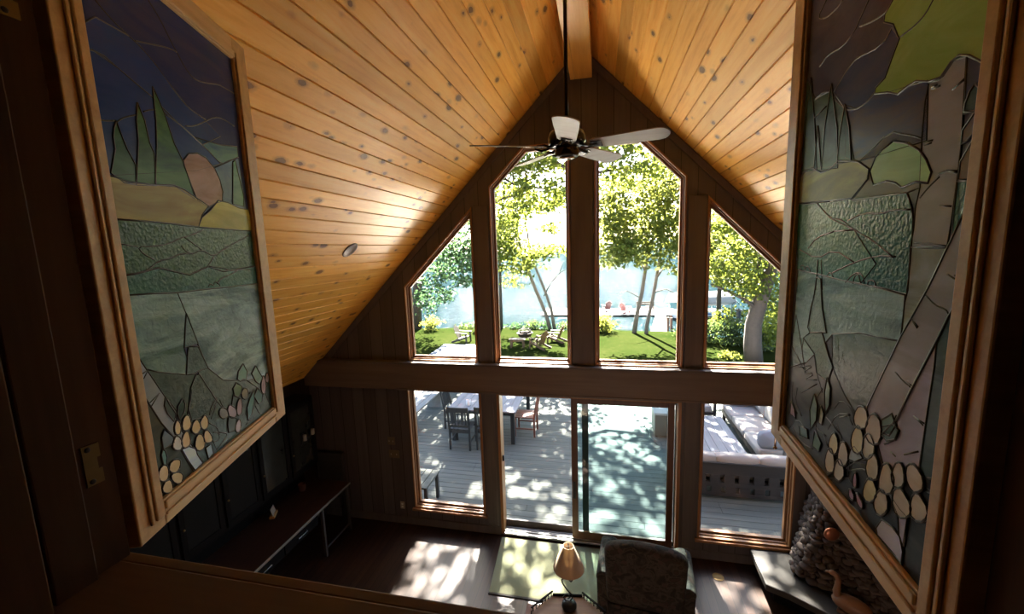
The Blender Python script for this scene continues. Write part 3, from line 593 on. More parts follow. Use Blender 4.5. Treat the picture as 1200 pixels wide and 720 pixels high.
# ------------------------------------------------------------------ camera
CAM_LOC = Vector((.226, -5.25, 4.085))
RIGHT = Vector((.9772344, .2096794, -.0323646)); DOWN = Vector((-.0021859, -.1425875, -.9897798)); FWD = Vector((-.2121512, .9673176, -.1388830))
cd = bpy.data.cameras.new('camera'); cam = bpy.data.objects.new('camera', cd); COL.objects.link(cam)
cd.sensor_width = 36; cd.sensor_fit = 'HORIZONTAL'; cd.lens = 36*480.385/1200; cd.clip_start = .02; cd.clip_end = 3000
mw = Matrix((( RIGHT.x, -DOWN.x, -FWD.x, CAM_LOC.x), (RIGHT.y, -DOWN.y, -FWD.y, CAM_LOC.y), (RIGHT.z, -DOWN.z, -FWD.z, CAM_LOC.z), (0, 0, 0, 1)))
cam.matrix_world = mw
SC.camera = cam

# ------------------------------------------------------------------ light
ELEV = math.radians(43); AZ = math.radians(-7.5)          # azimuth from +Y, towards -X
sdir = Vector((math.sin(AZ)*math.cos(ELEV), math.cos(AZ)*math.cos(ELEV), math.sin(ELEV)))
sl = bpy.data.lights.new('sun', 'SUN'); sl.energy = 14; sl.angle = math.radians(.53); sl.color = (1, .93, .82)
so = bpy.data.objects.new('sun', sl); COL.objects.link(so); so.location = sdir*60
so.rotation_euler = sdir.to_track_quat('Z', 'Y').to_euler()
w = bpy.data.worlds.new('sky'); SC.world = w; w.use_nodes = True
nt = w.node_tree; nt.nodes.clear()
sk = nt.nodes.new('ShaderNodeTexSky'); sk.sky_type = 'NISHITA'; sk.sun_disc = False; sk.sun_elevation = ELEV; sk.sun_rotation = AZ; sk.air_density = 1.0; sk.dust_density = 1.5
bg = nt.nodes.new('ShaderNodeBackground'); bg.inputs['Strength'].default_value = .07
wo = nt.nodes.new('ShaderNodeOutputWorld'); nt.links.new(sk.outputs[0], bg.inputs[0]); nt.links.new(bg.outputs[0], wo.inputs[0])

vs = SC.view_settings
vs.view_transform = 'Standard'; vs.look = 'None'; vs.gamma = 1; vs.use_curve_mapping = False; vs.exposure = 3.5
cy = SC.cycles
cy.use_denoising = True; cy.max_bounces = 12; cy.diffuse_bounces = 6; cy.glossy_bounces = 4; cy.transparent_max_bounces = 24
cy.sample_clamp_indirect = 6; cy.caustics_reflective = False; cy.caustics_refractive = False

# ------------------------------------------------------------------ the room shell
APEX = 6.42; HALF = 4.15; EAVE = APEX-HALF
def ceiling(name, sgn):
    """tongue and groove boards on a 45 degree slope, grooves are real V cuts"""
    pw, g, dp = .1375, .006, .010
    L = HALF*math.sqrt(2)+.25; prof = [(0, 0)]
    k = 1
    while k*pw < L:
        prof += [(k*pw-g, 0), (k*pw, dp), (k*pw+g, 0)]; k += 1
    prof.append((L, 0))
    mb = MB(); y0, y1 = -8.0, .42; n = len(prof)
    vs_ = [(u, y0, h) for u, h in prof] + [(u, y1, h) for u, h in prof]
    fs_ = [(i, i+1, n+i+1, n+i) for i in range(n-1)]
    e = len(vs_); vs_ += [(0, y0, .16), (L, y0, .16), (L, y1, .16), (0, y1, .16)]
    fs_ += [(e, e+3, e+2, e+1), (0, n, e+3, e), (n-1, e+1, e+2, 2*n-1)]
    mb.add(vs_, fs_)
    # local h is measured away from the room
    s2 = math.sqrt(.5)
    ux = Vector((sgn*s2, 0, -s2)); uy = Vector((0, 1, 0)); uz = ux.cross(uy)
    if uz.z < 0:                                          # local z must point out of the room
        mb.v = [(x, y, -z) for x, y, z in mb.v]
    o = mb.build(name, M['pine'])
    o.matrix_world = Matrix(((ux.x, uy.x, uz.x, 0), (ux.y, uy.y, uz.y, 0), (ux.z, uy.z, uz.z, APEX), (0, 0, 0, 1)))
    return struct(o)
ceiling('ceiling_left', -1); ceiling('ceiling_right', 1)
b = MB(); b.box(-.125, -.072, -7.9, .0, 6.06, 6.36); b.box(-.069, .128, -7.9, .0, 6.06, 6.36)
b.v = [(x, y, min(z, APEX-abs(x)-.004)) for x, y, z in b.v]
struct(b.build('ridge_beam', M['beam_pine'], bevel=.004))

struct(MB().box(-HALF-.15, HALF+.15, -8.1, .16, -.2, 0).build('floor', M['floor']))
struct(MB().box(-HALF, HALF, -8.0, -4.80, 2.3, 2.5).build('loft_floor', M['loft_floor']))
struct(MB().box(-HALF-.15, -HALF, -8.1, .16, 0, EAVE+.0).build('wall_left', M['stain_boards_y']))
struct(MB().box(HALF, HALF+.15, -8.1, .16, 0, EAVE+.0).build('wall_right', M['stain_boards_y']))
gable = [(-HALF, 0), (HALF, 0), (HALF, EAVE), (0, APEX), (-HALF, EAVE)]
struct(MB().prism(gable, 1, -8.1, -8.0).build('wall_back', M['stain_boards']))

def rake(x): return 6.08-abs(x)
W1 = [(-2.46, 2.56), (-1.42, 2.56), (-1.42, rake(1.42)), (-2.46, rake(2.46))]
W2 = [(-1.187, 2.56), (-.147, 2.56), (-.147, 5.36), (-.72, 5.36), (-1.187, rake(1.187))]
W3 = [(.147, 2.56), (1.21, 2.56), (1.21, rake(1.21)), (.72, 5.36), (.147, 5.36)]
W4 = [(1.44, 2.56), (2.46, 2.56), (2.46, rake(2.46)), (1.44, rake(1.44))]
W5 = [(-2.52, .285), (-1.41, .285), (-1.41, 2.2), (-2.52, 2.2)]
W6 = [(1.44, .285), (2.53, .285), (2.53, 2.2), (1.44, 2.2)]
DR = [(-1.187, .02), (1.215, .02), (1.215, 2.2), (-1.187, 2.2)]
poly_wall('wall_gable', gable, [W1, W2, W3, W4, W5, W6, DR], .0, .16, M['stain_boards'])
for i, wp in enumerate((W1, W2, W3, W4, W5, W6)):
    root = bpy.data.objects.new('window_%d' % (i+1), None); COL.objects.link(root); struct(root)
    p1 = inset(wp, .002); p2 = inset(wp, .022); p3 = inset(wp, .06); p3b = inset(wp, .057)
    fr = MB().ring(p1, p2, -.014, .158)
    fr.build('jamb', M['jamb'], root, bevel=.003)
    MB().ring(inset(wp, .0225), p3, .07, .125).ring(inset(wp, .0225), inset(wp, .035), .03, .069).build('sash', M['sash'], root, bevel=.004)
    MB().prism(p3b, 1, .096, .102).build('pane', M['pane'], root)
    x0 = wp[0][0]; x1 = wp[1][0]; z0 = wp[0][1]
    if i >= 4:
        MB().box(x0-.03, x1+.03, -.045, -.001, z0-.035, z0-.002).build('window_sill', M['jamb'], root, bevel=.004)
# sill shelf over the header, header beam
struct(MB().box(-HALF+.004, HALF-.004, -.115, -.001, 2.532, 2.562).build('trim_1', M['stain'], bevel=.006))
struct(MB().box(-HALF+.004, HALF-.004, -.09, -.001, 2.15, 2.53).build('header_beam', M['header'], bevel=.006))
struct(MB().box(-2.62, 2.62, -.10, -.0915, 2.15, 2.178).build('trim_2', M['header'], bevel=.003))
# rake trim boards under the ceiling on the gable
for k, sg in ((3, -1), (4, 1)):
    t = MB().prism([(sg*.12, APEX-.13), (sg*HALF*.985, APEX-.13-HALF*.985+.12), (sg*HALF*.985, APEX-.135-HALF*.985+.01), (sg*.12, APEX-.24)], 1, -.022, -.001)
    struct(t.build('trim_%d' % k, M['stain'], bevel=.003))
# post faces between the openings
for k, (x0, x1) in enumerate(((-1.405, -1.20), (1.222, 1.432))):
    struct(MB().box(x0+.03, x1-.03, -.02, -.001, .13, 2.14).build('trim_%d' % (k+5), M['stain'], bevel=.003))
for k, (x0, x1) in enumerate(((-1.40, -1.207), (-.130, .130), (1.23, 1.424))):
    struct(MB().box(x0, x1, -.03, -.001, 2.566, rake(max(abs(x0), abs(x1)))-.02 if k != 1 else 5.40).build('trim_%d' % (k+7), M['stain'], bevel=.003))
struct(MB().box(-HALF+.002, -1.20, -.018, -.001, 0, .12).build('baseboard_left', M['stain'], bevel=.004))
struct(MB().box(1.228, HALF-.002, -.018, -.001, 0, .12).build('baseboard_right', M['stain'], bevel=.004))
struct(MB().box(-HALF+.001, -HALF+.018, -4.6, -.02, 0, .12).build('baseboard_side', M['stain'], bevel=.004))

# sliding door
door = bpy.data.objects.new('door_1', None); COL.objects.link(door); struct(door)
b = MB(); b.box(-1.185, -1.145, -.012, .158, .021, 2.148); b.box(1.173, 1.213, -.012, .158, .021, 2.148); b.box(-1.145, 1.173, .0, .158, 2.10, 2.148)
b.build('jamb', M['jamb'], door, bevel=.003)
b = MB(); b.box(-1.144, 1.172, -.03, .20, .021, .05)
for y in (.02, .055, .09): b.box(-1.144, 1.172, y, y+.01, .05, .066)
b.build('track', M['alu'], door, bevel=.002)
MB().box(-1.144, -.17, .13, .158, .051, .155).build('threshold_board', M['stain'], door, bevel=.003)
b = MB(); b.box(-.17, -.085, .005, .045, .068, 2.10); b.box(1.055, 1.135, .005, .045, .068, 2.10)
b.box(-.085, 1.055, .005, .045, .068, .18); b.box(-.085, 1.055, .005, .045, 2.03, 2.10)
sp_ = b.build('sliding_panel', M['door_wood'], door, bevel=.004)
MB().box(-.09, 1.06, .022, .028, .175, 2.035).build('pane', M['screen'], sp_)
MB().box(-.155, -.115, -.022, .004, .68, .92).build('handle', M['black'], sp_, bevel=.006)
b = MB(); b.box(-.03, .055, .075, .118, .068, 2.10); b.box(.055, 1.17, .075, .118, .068, .125); b.box(.055, 1.17, .075, .118, 2.05, 2.10); b.box(1.155, 1.17, .075, .118, .125, 2.05)
fp_ = b.build('fixed_panel', M['green_metal'], door, bevel=.003)
MB().box(.05, 1.16, .094, .1, .12, 2.055).build('pane', M['pane'], fp_)
MB().box(-1.144, -1.118, .03, .062, 1.12, 1.20).build('latch', M['black'], door, bevel=.004)

# the loft wall with its opening
OX0, OX1, OZ0, OZ1 = -.756, .722, 3.45, 4.86
struct(poly_wall('wall_loft', gable, [[(OX0, OZ0), (OX1, OZ0), (OX1, OZ1), (OX0, OZ1)]], -4.80, -4.665, M['stain_boards']))
MJ = wood('loft_jamb', (.05, .025, .015), (.09, .046, .028), 2, 14, .05, .6, .12)
b = MB(); b.box(OX0+.001, OX0+.022, -4.90, -4.662, OZ0+.03, OZ1-.02); b.box(OX0+.022, OX0+.034, -4.79, -4.725, OZ0+.03, OZ1-.02); b.box(OX0+.022, OX0+.048, -4.90, -4.80, OZ0+.03, OZ1-.02)
struct(b.build('trim_10', MJ, bevel=.003))
b = MB(); b.box(OX1-.012, OX1-.001, -4.90, -4.662, OZ0+.03, OZ1-.02); b.box(OX1-.024, OX1-.012, -4.79, -4.725, OZ0+.03, OZ1-.02)
struct(b.build('trim_11', MJ, bevel=.003))
struct(MB().box(OX0+.001, OX1-.001, -4.90, -4.662, OZ1-.02, OZ1-.001).build('trim_12', MJ, bevel=.003))
b = MB(); b.box(OX0+.001, OX1-.001, -5.0, -4.678, OZ0+.001, OZ0+.03); b.box(OX0+.001, OX1-.001, -4.677, -4.651, OZ0+.001, OZ0+.026)
struct(b.build('trim_13', wood('loft_sill', (.10, .05, .026), (.16, .085, .045), 0, 14, .05, .5, .25), bevel=.004))

# ------------------------------------------------------------------ stained glass shutters
def shutter(label, loc, ang, Wd, box, pieces, lines, side):
    """u runs from the hinge to the free end, v up; the seen face is the local -Y (side=1) or +Y (side=-1) one"""
    Ht = 1.31; T = .032
    r = thing('stained_glass_shutter', label, 'window shutter', loc, ang)
    S = lambda y: y*side                                     # y measured away from the seen face
    u0, v0, u1, v1 = box
    def prof(u0_, u1_, v0_, v1_, mb):
        ya, yb = sorted((S(.0), S(T))); mb.box(u0_, u1_, ya, yb, v0_, v1_)
    e = .012
    st = []
    for k, (a, c) in enumerate(((0, u0+.004), (u1-.004, Wd))):
        mb = MB(); prof(a, c, 0 if k == 0 else .0, Ht, mb)
        ya, yb = sorted((S(-.006), S(.0)))
        if k == 0: mb.box(c-.030, c-.006, ya, yb, v0-.03, v1+.03); mb.box(c-.046, c-.037, ya, yb, v0-.03, v1+.03)
        else: mb.box(a+.006, a+.022, ya, yb, v0-.02, v1+.02)
        st.append(mb.build('stile', M['oak'], r, bevel=.005))
    for k, (a, c) in enumerate(((0, v0+.004), (v1-.004, Ht))):
        mb = MB(); prof(u0+.0045, u1-.0045, a, c, mb)
        ya, yb = sorted((S(-.006), S(.0)))
        if k == 0: mb.box(u0+.005, u1-.005, ya, yb, c-.024, c-.004); mb.box(u0+.005, u1-.005, ya, yb, c-.038, c-.031)
        else: mb.box(u0+.005, u1-.005, ya, yb, a+.004, a+.024)
        mb.build('bottom_rail' if k == 0 else 'top_rail', M['oak_x'], r, bevel=.005)
    # glass: every piece is a slab of its own thickness, overlapping pieces a hair proud of the ones they overlap
    mb = MB(); ca, cb_, = [], []
    bmm = bmesh.new(); la = bmm.loops.layers.float_color.new('tint_a'); lb = bmm.loops.layers.float_color.new('tint_b')
    for lay, c1, c2, tex, pts in pieces:
        y = S(.0095-.0008*lay); yb = S(.014)
        vsx = [bmm.verts.new((p[0], y, p[1])) for p in pts]; vbk = [bmm.verts.new((p[0], yb, p[1])) for p in pts]
        fs = []
        try:
            fs.append(bmm.faces.new(vsx)); fs.append(bmm.faces.new(list(reversed(vbk))))
            n = len(pts)
            for i in range(n):
                fs.append(bmm.faces.new((vsx[i], vbk[i], vbk[(i+1) % n], vsx[(i+1) % n])))
        except ValueError:
            pass
        for f in fs:
            f.material_index = tex
            for lp in f.loops: lp[la] = (*c1, 1); lp[lb] = (*c2, 1)
    bmesh.ops.recalc_face_normals(bmm, faces=bmm.faces)
    bmesh.ops.triangulate(bmm, faces=[f for f in bmm.faces if len(f.verts) > 4])
    me = bpy.data.meshes.new('glass_panel'); bmm.to_mesh(me); bmm.free()
    for k in ('glass0', 'glass1', 'glass2'): me.materials.append(M[k])
    g = bpy.data.objects.new('glass_panel', me); COL.objects.link(g); g.parent = r
    # lead came
    def smooth(pts, closed):
        for _ in range(1):
            q = []
            n = len(pts)
            for i in range(n if closed else n-1):
                a, c = pts[i], pts[(i+1) % n]
                q += [(a[0]*.75+c[0]*.25, a[1]*.75+c[1]*.25), (a[0]*.25+c[0]*.75, a[1]*.25+c[1]*.75)]
            if not closed: q = [pts[0]] + q + [pts[-1]]
            pts = q
        return pts
    mb = MB()
    def onb(a, c): return any(abs(a[k]-v) < .002 and abs(c[k]-v) < .002 for k, v in ((0, u0), (0, u1), (1, v0), (1, v1)))
    for lay, c1, c2, tex, pts in pieces:
        if lay == 0: continue
        y = S(.0102-.0008*lay); n = len(pts)
        runs = []; cur = None
        for i in range(n):
            a, c = pts[i], pts[(i+1) % n]
            if onb(a, c): cur = None; continue
            if cur is None: cur = [a]; runs.append(cur)
            cur.append(c)
        rr = .0021 if lay > 1 else .0018
        for q in runs:
            mb.tube([(p[0], y, p[1]) for p in q], rr, 5)
    def inside(p, poly):
        c = False
        for i in range(len(poly)):
            a, e_ = poly[i-1], poly[i]
            if (a[1] > p[1]) != (e_[1] > p[1]) and p[0] < (e_[0]-a[0])*(p[1]-a[1])/(e_[1]-a[1])+a[0]: c = not c
        return c
    for q in lines:
        lv = 1
        for lay, c1, c2, tex, pts in pieces:
            if lay > lv and sum(inside(p, pts) for p in q)*2 >= len(q): lv = lay
        yl = S(.0101-.0008*lv)
        if len(q) > 2: q = smooth(q, False)
        q = [p for i, p in enumerate(q) if i == 0 or math.hypot(p[0]-q[i-1][0], p[1]-q[i-1][1]) > 1e-4]
        if len(q) > 1: mb.tube([(p[0], yl, p[1]) for p in q], .0017, 5)
    mb.build('leading', M['lead'], r, smooth=True)
    return r
sL = shutter('open stained glass shutter with orange boulder and dark cypress trees under a blue sky', (-.7264, -4.647, 3.485), math.radians(109.169), .7283, LEFT_BOX, LEFT_GLASS, LEFT_LINES, 1)
sR = shutter('open stained glass shutter with pale birch trunks, green leaf and tan blossoms', (.6879, -4.6549, 3.485), math.radians(85.429), .7782, RIGHT_BOX, RIGHT_GLASS, RIGHT_LINES, -1)
# hook at the free end of each, brass hinge at the jamb of the left one
for r, Wd, sd, zz in ((sL, .7283, 1, .09), (sR, .7782, -1, .02)):
    mb = MB(); mb.tube([(Wd+.004, sd*.016, zz-.07), (Wd+.006, sd*.016, zz+.02), (Wd+.018, sd*.016, zz+.035), (Wd+.026, sd*.016, zz+.025)], .003, 6); mb.ball((Wd+.004, sd*.016, zz-.072), .006); mb.ball((Wd+.026, sd*.016, zz+.025), .005)
    mb.build('hook', M['chrome'], r, smooth=True)
for zz in (.215, 1.05):
    mb = MB()
    inv = Matrix.Rotation(-math.radians(109.169), 4, 'Z') @ Matrix.Translation(Vector((.7264, 4.647, -3.485)))
    mb.box(-.7335, -.7318, -4.712, -4.69, 3.485+zz-.04, 3.485+zz+.04)
    for dz in (-.032, .032): mb.ball((-.7312, -4.703, 3.485+zz+dz), (.002, .005, .005), 1)
    mb.box(-.7335, -.7318, -4.69, -4.684, 3.485+zz-.04, 3.485+zz-.012); mb.box(-.7335, -.7318, -4.69, -4.684, 3.485+zz+.012, 3.485+zz+.04)
    mb.xf(inv); mb.build('hinge', [M['brass'], M['black']], sL)

# ------------------------------------------------------------------ ceiling fan
fan = thing('ceiling_fan', 'five blade ceiling fan with dark motor hanging on a long rod from the ridge beam', 'ceiling fan', (.0, -2.3, 4.77))
M['bronze'] = plain('dark_bronze', (.035, .026, .02), .22, .85, var=.3)
M['blade'] = wood('washed_blade', (.21, .165, .135), (.29, .24, .195), 0, 18, .05, .4, .4)
MB().lathe([(.001, 1.285), (.075, 1.285), (.07, 1.25), (.03, 1.20), (.014, 1.19)], 24).build('canopy', M['bronze'], fan, smooth=True)
MB().tube([(0, 0, .12), (0, 0, 1.2)], .0135, 12).build('downrod', M['bronze'], fan, smooth=True)
MB().lathe([(.001, .15), (.03, .15), (.035, .125), (.075, .115), (.115, .095), (.128, .06), (.128, .03), (.112, .008), (.09, -.004), (.001, -.004)], 32).build('motor_housing', M['bronze'], fan, smooth=True)
MB().lathe([(.001, -.0045), (.078, -.0045), (.082, -.02), (.08, -.062), (.07, -.07), (.001, -.072)], 32).build('switch_cup', M['bronze'], fan, smooth=True)
MB().lathe([(.001, -.0725), (.05, -.0725), (.056, -.078), (.03, -.086), (.001, -.088)], 24).build('bottom_cap', M['chrome'], fan, smooth=True)
def blade_mesh():
    mb = MB(); out = []
    prof = [(.17, .05), (.2, .062), (.45, .074), (.60, .078)]
    top = [(x, w_) for x, w_ in prof] + [(.60+.065*math.sin(a), .078*math.cos(a)) for a in (.5, .95, 1.3)]
    pts = top + [(.665, 0)] + [(x, -w_) for x, w_ in reversed(top)]
    mb.prism(pts, 2, -.004, .004)
    mb.xf(Matrix.Translation((0, 0, .0)) @ Matrix.Rotation(math.radians(-13), 4, 'X'))
    return mb
for k in range(5):
    a = math.radians(-14+72*k)
    R4 = Matrix.Rotation(a, 4, 'Z')
    bl = blade_mesh().xf(R4).build('blade', M['blade'], fan, bevel=.002)
    mb = MB()
    for s_ in (-1, 1):
        mb.tube([(.10, s_*.012, .004), (.135, s_*.034, -.012), (.17, s_*.046, -.012+s_*.008), (.215, s_*.026, -.008+s_*.005)], [.009, .009, .008, .007], 8)
    mb.cbox((.205, 0, -.008), (.07, .075, .006), rot=(math.radians(-13), 0, 0))
    for s_ in (-1, 1): mb.ball((.21, s_*.025, -.012+s_*.005), .006)
    mb.xf(R4).build('blade_iron', M['bronze'], bl, smooth=False)

# recessed downlight in the left slope
rl = thing('recessed_light', 'round recessed downlight with brushed trim ring in the left pine slope', 'ceiling light')
s2 = math.sqrt(.5); uz = Vector((s2, 0, -s2))
rl.matrix_world = Matrix(((s2, 0, s2, -2.285), (0, 1, 0, -1.456), (s2, 0, -s2, 4.135), (0, 0, 0, 1))) @ Matrix.Translation((0, 0, .0))
MB().lathe([(.072, -.001), (.092, -.001), (.095, .004), (.088, .011), (.072, .010), (.072, -.001)], 32).build('trim_ring', plain('brushed_ring', (.16, .12, .08), .5, .3, var=.2), rl, smooth=True)
MB().lathe([(.071, .009), (.055, .003), (.040, .001), (.001, .0005)], 28).build('baffle', plain('dark_baffle', (.10, .065, .04), .4, .3, var=.2), rl, smooth=True)

# plates on the gable wall
def plate(nm, lab, cat, x, z, w_, h_, mat, kind):
    t = thing(nm, lab, cat, (x, -.001, z))
    MB().box(-w_/2, w_/2, -.009, 0, -h_/2, h_/2).build('plate', mat, t, bevel=.003)
    if kind == 'switch':
        n = 2
        for k in range(n): MB().box(-w_*.27+k*w_*.54-.005, -w_*.27+k*w_*.54+.005, -.018, -.0095, -.012, .012).build('toggle', M['cream'], t, bevel=.002)
    else:
        for dz in (-.022, .022):
            m_ = MB(); m_.box(-.015, .015, -.012, -.0095, dz-.014, dz+.014); m_.build('socket', M['white'], t, bevel=.004)
plate('light_switch', 'upper of two switch plates on the dark wall beside the low left window', 'light switch', -2.83, 1.32, .115, .12, M['ivory'], 'switch')
plate('light_switch', 'wider lower switch plate on the dark wall beside the low left window', 'light switch', -2.80, 1.115, .165, .12, M['ivory'], 'switch')
plate('power_outlet', 'cream outlet near the floor below the switch plates', 'outlet', -2.725, .295, .07, .115, M['cream'], 'outlet')

# ------------------------------------------------------------------ left wall furniture
con = thing('console_desk', 'long black console desk with metal legs along the dark left wall', 'desk', (-3.78, -1.35, 0))
L0, L1 = -1.45, 1.11
MB().box(-.345, .36, L0, L1, .715, .75).build('desk_top', wood('desk_top', (.03, .014, .01), (.06, .03, .02), 1, 12, .05, .28, .5), con, bevel=.004)
MB().box(.3605, .366, L0, L1, .718, .748).build('lit_edge_strip', plain('lit_desk_edge', (.30, .27, .23), .4, .6, var=.3), con, bevel=.002)  # pale strip standing in for the light caught along the desk edge
MB().box(-.30, .33, L0+.05, .42, .56, .712).build('drawer_case', M['blackmatte'], con, bevel=.004)
for y0 in (-1.36, -.76, -.18):
    d_ = MB().box(.331, .349, y0, y0+.56, .575, .70).build('drawer', M['blackmatte'], con, bevel=.004)
    MB().bar((.36, y0+.2, .64), (.36, y0+.36, .64), .014, .014).box(.349, .36, y0+.205, y0+.215, .633, .647).box(.349, .36, y0+.345, y0+.355, .633, .647).build('drawer_handle', M['chrome'], d_)
gm = plain('dark_steel', (.10, .09, .08), .45, .5, var=.3)
for x in (-.29, .32):
    for y in (L0+.04, .52, L1-.04):
        MB().box(x-.018, x+.018, y-.018, y+.018, 0, .7145).build('leg', gm, con, bevel=.003)
for x in (.308, -.302): MB().box(x, x+.024, .54, L1-.06, .10, .125).build('stretcher', gm, con, bevel=.003)
hut = thing('hutch_cabinet', 'tall black wall cabinet with glass doors above the console desk', 'cabinet', (-4.145, -1.75, 1.08))
MB().box(.004, .30, -1.15, 1.42, 0, 1.03).box(.004, .03, -1.15, 1.42, -.329, -.001).build('body', M['blackmatte'], hut, bevel=.005)
dk = plain('smoky_door_glass', (.03, .034, .03), .15, 0, .5, var=.5, scale=6)
for k, y0 in enumerate((-1.1, -.6, -.1, .4, .9)):
    wd = .47
    d_ = MB().ring([(y0, .04), (y0+wd, .04), (y0+wd, 1.0), (y0, 1.0)], [(y0+.06, .10), (y0+wd-.06, .10), (y0+wd-.06, .94), (y0+.06, .94)], .302, .322)
    d_.v = [(y, x, z) for x, y, z in d_.v]
    dd = d_.build('door', M['blackmatte'], hut, bevel=.004)
    if k != 3 and k != 4:
        MB().box(.304, .312, y0+.058, y0+wd-.058, .098, .942).build('door_panel', plain('black_panel', (.010, .010, .010), .5, spec=.08, var=.3) if k == 0 else bpy.data.materials['black_panel'], dd)
    else:
        MB().box(.304, .312, y0+.058, y0+wd-.058, .098, .942).build('door_glass', dk, dd)
    MB().ball((.332, y0+.03, .35), .012).build('knob', M['brass'], dd, smooth=True)
for y, z, lab in ((-.62, 1.60, 'left of two small pale candle sconces on the black cabinet'), (-.46, 1.62, 'right of two small pale candle sconces on the black cabinet')):
    t = thing('candle_sconce', lab, 'sconce', (-3.819, y, z), 0, 'sconces on the black cabinet')
    MB().box(0, .008, -.02, .02, -.07, .05).build('back_plate', M['black'], t, bevel=.002)
    MB().lathe([(.001, -.045), (.022, -.045), (.024, -.04), (.024, .035), (.018, .04), (.001, .04)], 16, c=(.034, 0, 0)).build('candle', plain('wax', (.35, .34, .30), .4, var=.1), t, smooth=True)
tag(MB().lathe([(.001, 0), (.04, 0), (.045, .01), (.052, .10), (.048, .10), (.041, .012), (.001, .011)], 20).build('pencil_cup', plain('terracotta', (.22, .10, .06), .6, var=.3)), 'reddish cup standing on the console desk under the glass door', 'cup').location = (-3.98, -.55, .7502)
t = thing('card_holder', 'small cream card leaning in a wooden block on the console desk', 'card holder', (-3.95, -1.12, .7502), .5)
MB().box(-.03, .03, -.08, .08, 0, .03).build('block', M['oak'], t, bevel=.003)
MB().cbox((.0, 0, .075), (.003, .13, .09), rot=(0, -.25, 0)).build('card', plain('card_paper', (.5, .44, .34), .7, var=.1), t)
# the high backed chair
dm = plain('dark_slate_fabric', (.045, .042, .038), .7, var=.4, scale=60)
ep = thing('side_chair', 'dark upholstered side chair in the corner past the console desk', 'chair', (-3.86, -.115, 0), PI)
MB().box(-.22, .22, -.09, .03, .40, .47).build('seat', dm, ep, bevel=.02)
MB().box(-.22, .22, -.098, -.045, .471, 1.08).build('backrest', dm, ep, bevel=.015)
for x in (-.2, .2):
    for y in (-.07, .015): MB().bar((x, y, 0), (x, y, .399), .03, .03).build('leg', M['black'], ep)

# ------------------------------------------------------------------ floor things
def rug_mat(nm, a, c):
    t = NT(nm); v = t.coord(); n1 = t.noise(v, 90, 2); n2 = t.noise(v, 3, 3)
    col = t.mix(n2.outputs['Fac'], a, c); t.bsdf(col, .95, n1.outputs['Fac'], .5, .004, 0, .1); return t.mat
rug = thing('door_rug', 'flat sage green rug with dark edge lying inside the open sliding door', 'rug', (0, 0, .0005))
RP_ = [(-1.16, -.075), (-.02, -.075), (-.02, -1.04), (-1.08, -1.04)]
MB().prism([(-1.17, -.07), (.30, -.07), (.30, -1.02), (-1.10, -1.02)], 2, 0, .012).build('pile', rug_mat('sage_rug', (.17, .185, .115), (.23, .235, .15)), rug, bevel=.003)
MB().prism([(-1.11, -1.021), (.31, -1.021), (.31, -1.045), (-1.105, -1.045)], 2, 0, .013).build('binding', plain('dark_binding', (.03, .025, .02), .8, var=.3), rug)
run = tag(MB().prism([(-.62, -1.10), (.22, -1.10), (.22, -2.6), (-.62, -2.6)], 2, 0, .01).build('hall_runner', rug_mat('rose_rug', (.20, .13, .11), (.26, .18, .155)), bevel=.003), 'rosy woven rug under the side table in front of the loft', 'rug')
run.location = (0, 0, .0005)

# side table with spindle gallery
st = thing('side_table', 'octagonal brown side table with a low spindle gallery beside the armchair', 'side table', (-.07, -1.88, .011), .12)
tw = wood('table_wood', (.20, .115, .075), (.30, .18, .12), 0, 12, .05, .4, .4)
octo = [(.40*math.cos(PI/8+k*PI/4), .40*math.sin(PI/8+k*PI/4)) for k in range(8)]
MB().prism(octo, 2, .545, .57).build('table_top', tw, st, bevel=.005)
for k in range(8):
    a_, c_ = Vector((*octo[k], 0)), Vector((*octo[(k+1) % 8], 0))
    m_ = MB(); a1 = a_*.965; c1 = c_*.965
    if k in (0, 2, 4, 6):
        m_.bar((a1.x, a1.y, .622), (c1.x, c1.y, .622), .016, .010)
        for q in range(7):
            p_ = a1.lerp(c1, (q+.5)/7); m_.lathe([(.004, 0), (.007, .01), (.004, .02), (.007, .032), (.004, .046)], 8, c=(p_.x, p_.y, .571))
        m_.build('gallery', M['blackmatte'], st)
    else:
        m_.bar((a1.x, a1.y, .583), (c1.x, c1.y, .583), .014, .022); m_.build('gallery', M['blackmatte'], st)
MB().lathe([(.03, .50), (.05, .544)], 16, cap=True).lathe([(.05, .1), (.03, .16), (.045, .25), (.028, .32), (.03, .50)], 16).build('pedestal', tw, st, smooth=True)
for k in range(4):
    a = PI/4+k*PI/2
    MB().tube([(.03*math.cos(a), .03*math.sin(a), .14), (.16*math.cos(a), .16*math.sin(a), .12), (.27*math.cos(a), .27*math.sin(a), .015)], [.022, .02, .015], 8).build('leg', tw, st, smooth=True)

lamp = thing('table_lamp', 'table lamp with tan cone shade and black scrolled wire stem on the side table', 'lamp', (-.085, -1.66, .5822), .25)
MB().ball((0, 0, .03), (.075, .075, .055)).build('base', M['black'], lamp, smooth=True)
lamp_base = lamp.children[0]
lamp_base.data.transform(Matrix.Translation((0, 0, 0)))
for v in lamp_base.data.vertices:
    if v.co.z < 0: v.co.z = 0
pts = [(.0, 0, .07), (-.04, 0, .09), (-.055, 0, .125), (-.03, 0, .15), (.0, 0, .14), (.01, 0, .115), (-.015, 0, .105)]
pts2 = [(.0, 0, .07), (.03, 0, .10), (.03, 0, .14), (-.02, 0, .20), (-.06, 0, .27), (-.07, 0, .31), (-.045, 0, .345), (.0, 0, .35), (.03, 0, .325), (.035, 0, .30), (.02, 0, .285), (.005, 0, .30)]
MB().tube(pts, .006, 8).tube(pts2, .0065, 8).tube([(.0, 0, .347), (0, 0, .40), (0, 0, .675)], .005, 8).build('stem', M['black'], lamp, smooth=True)
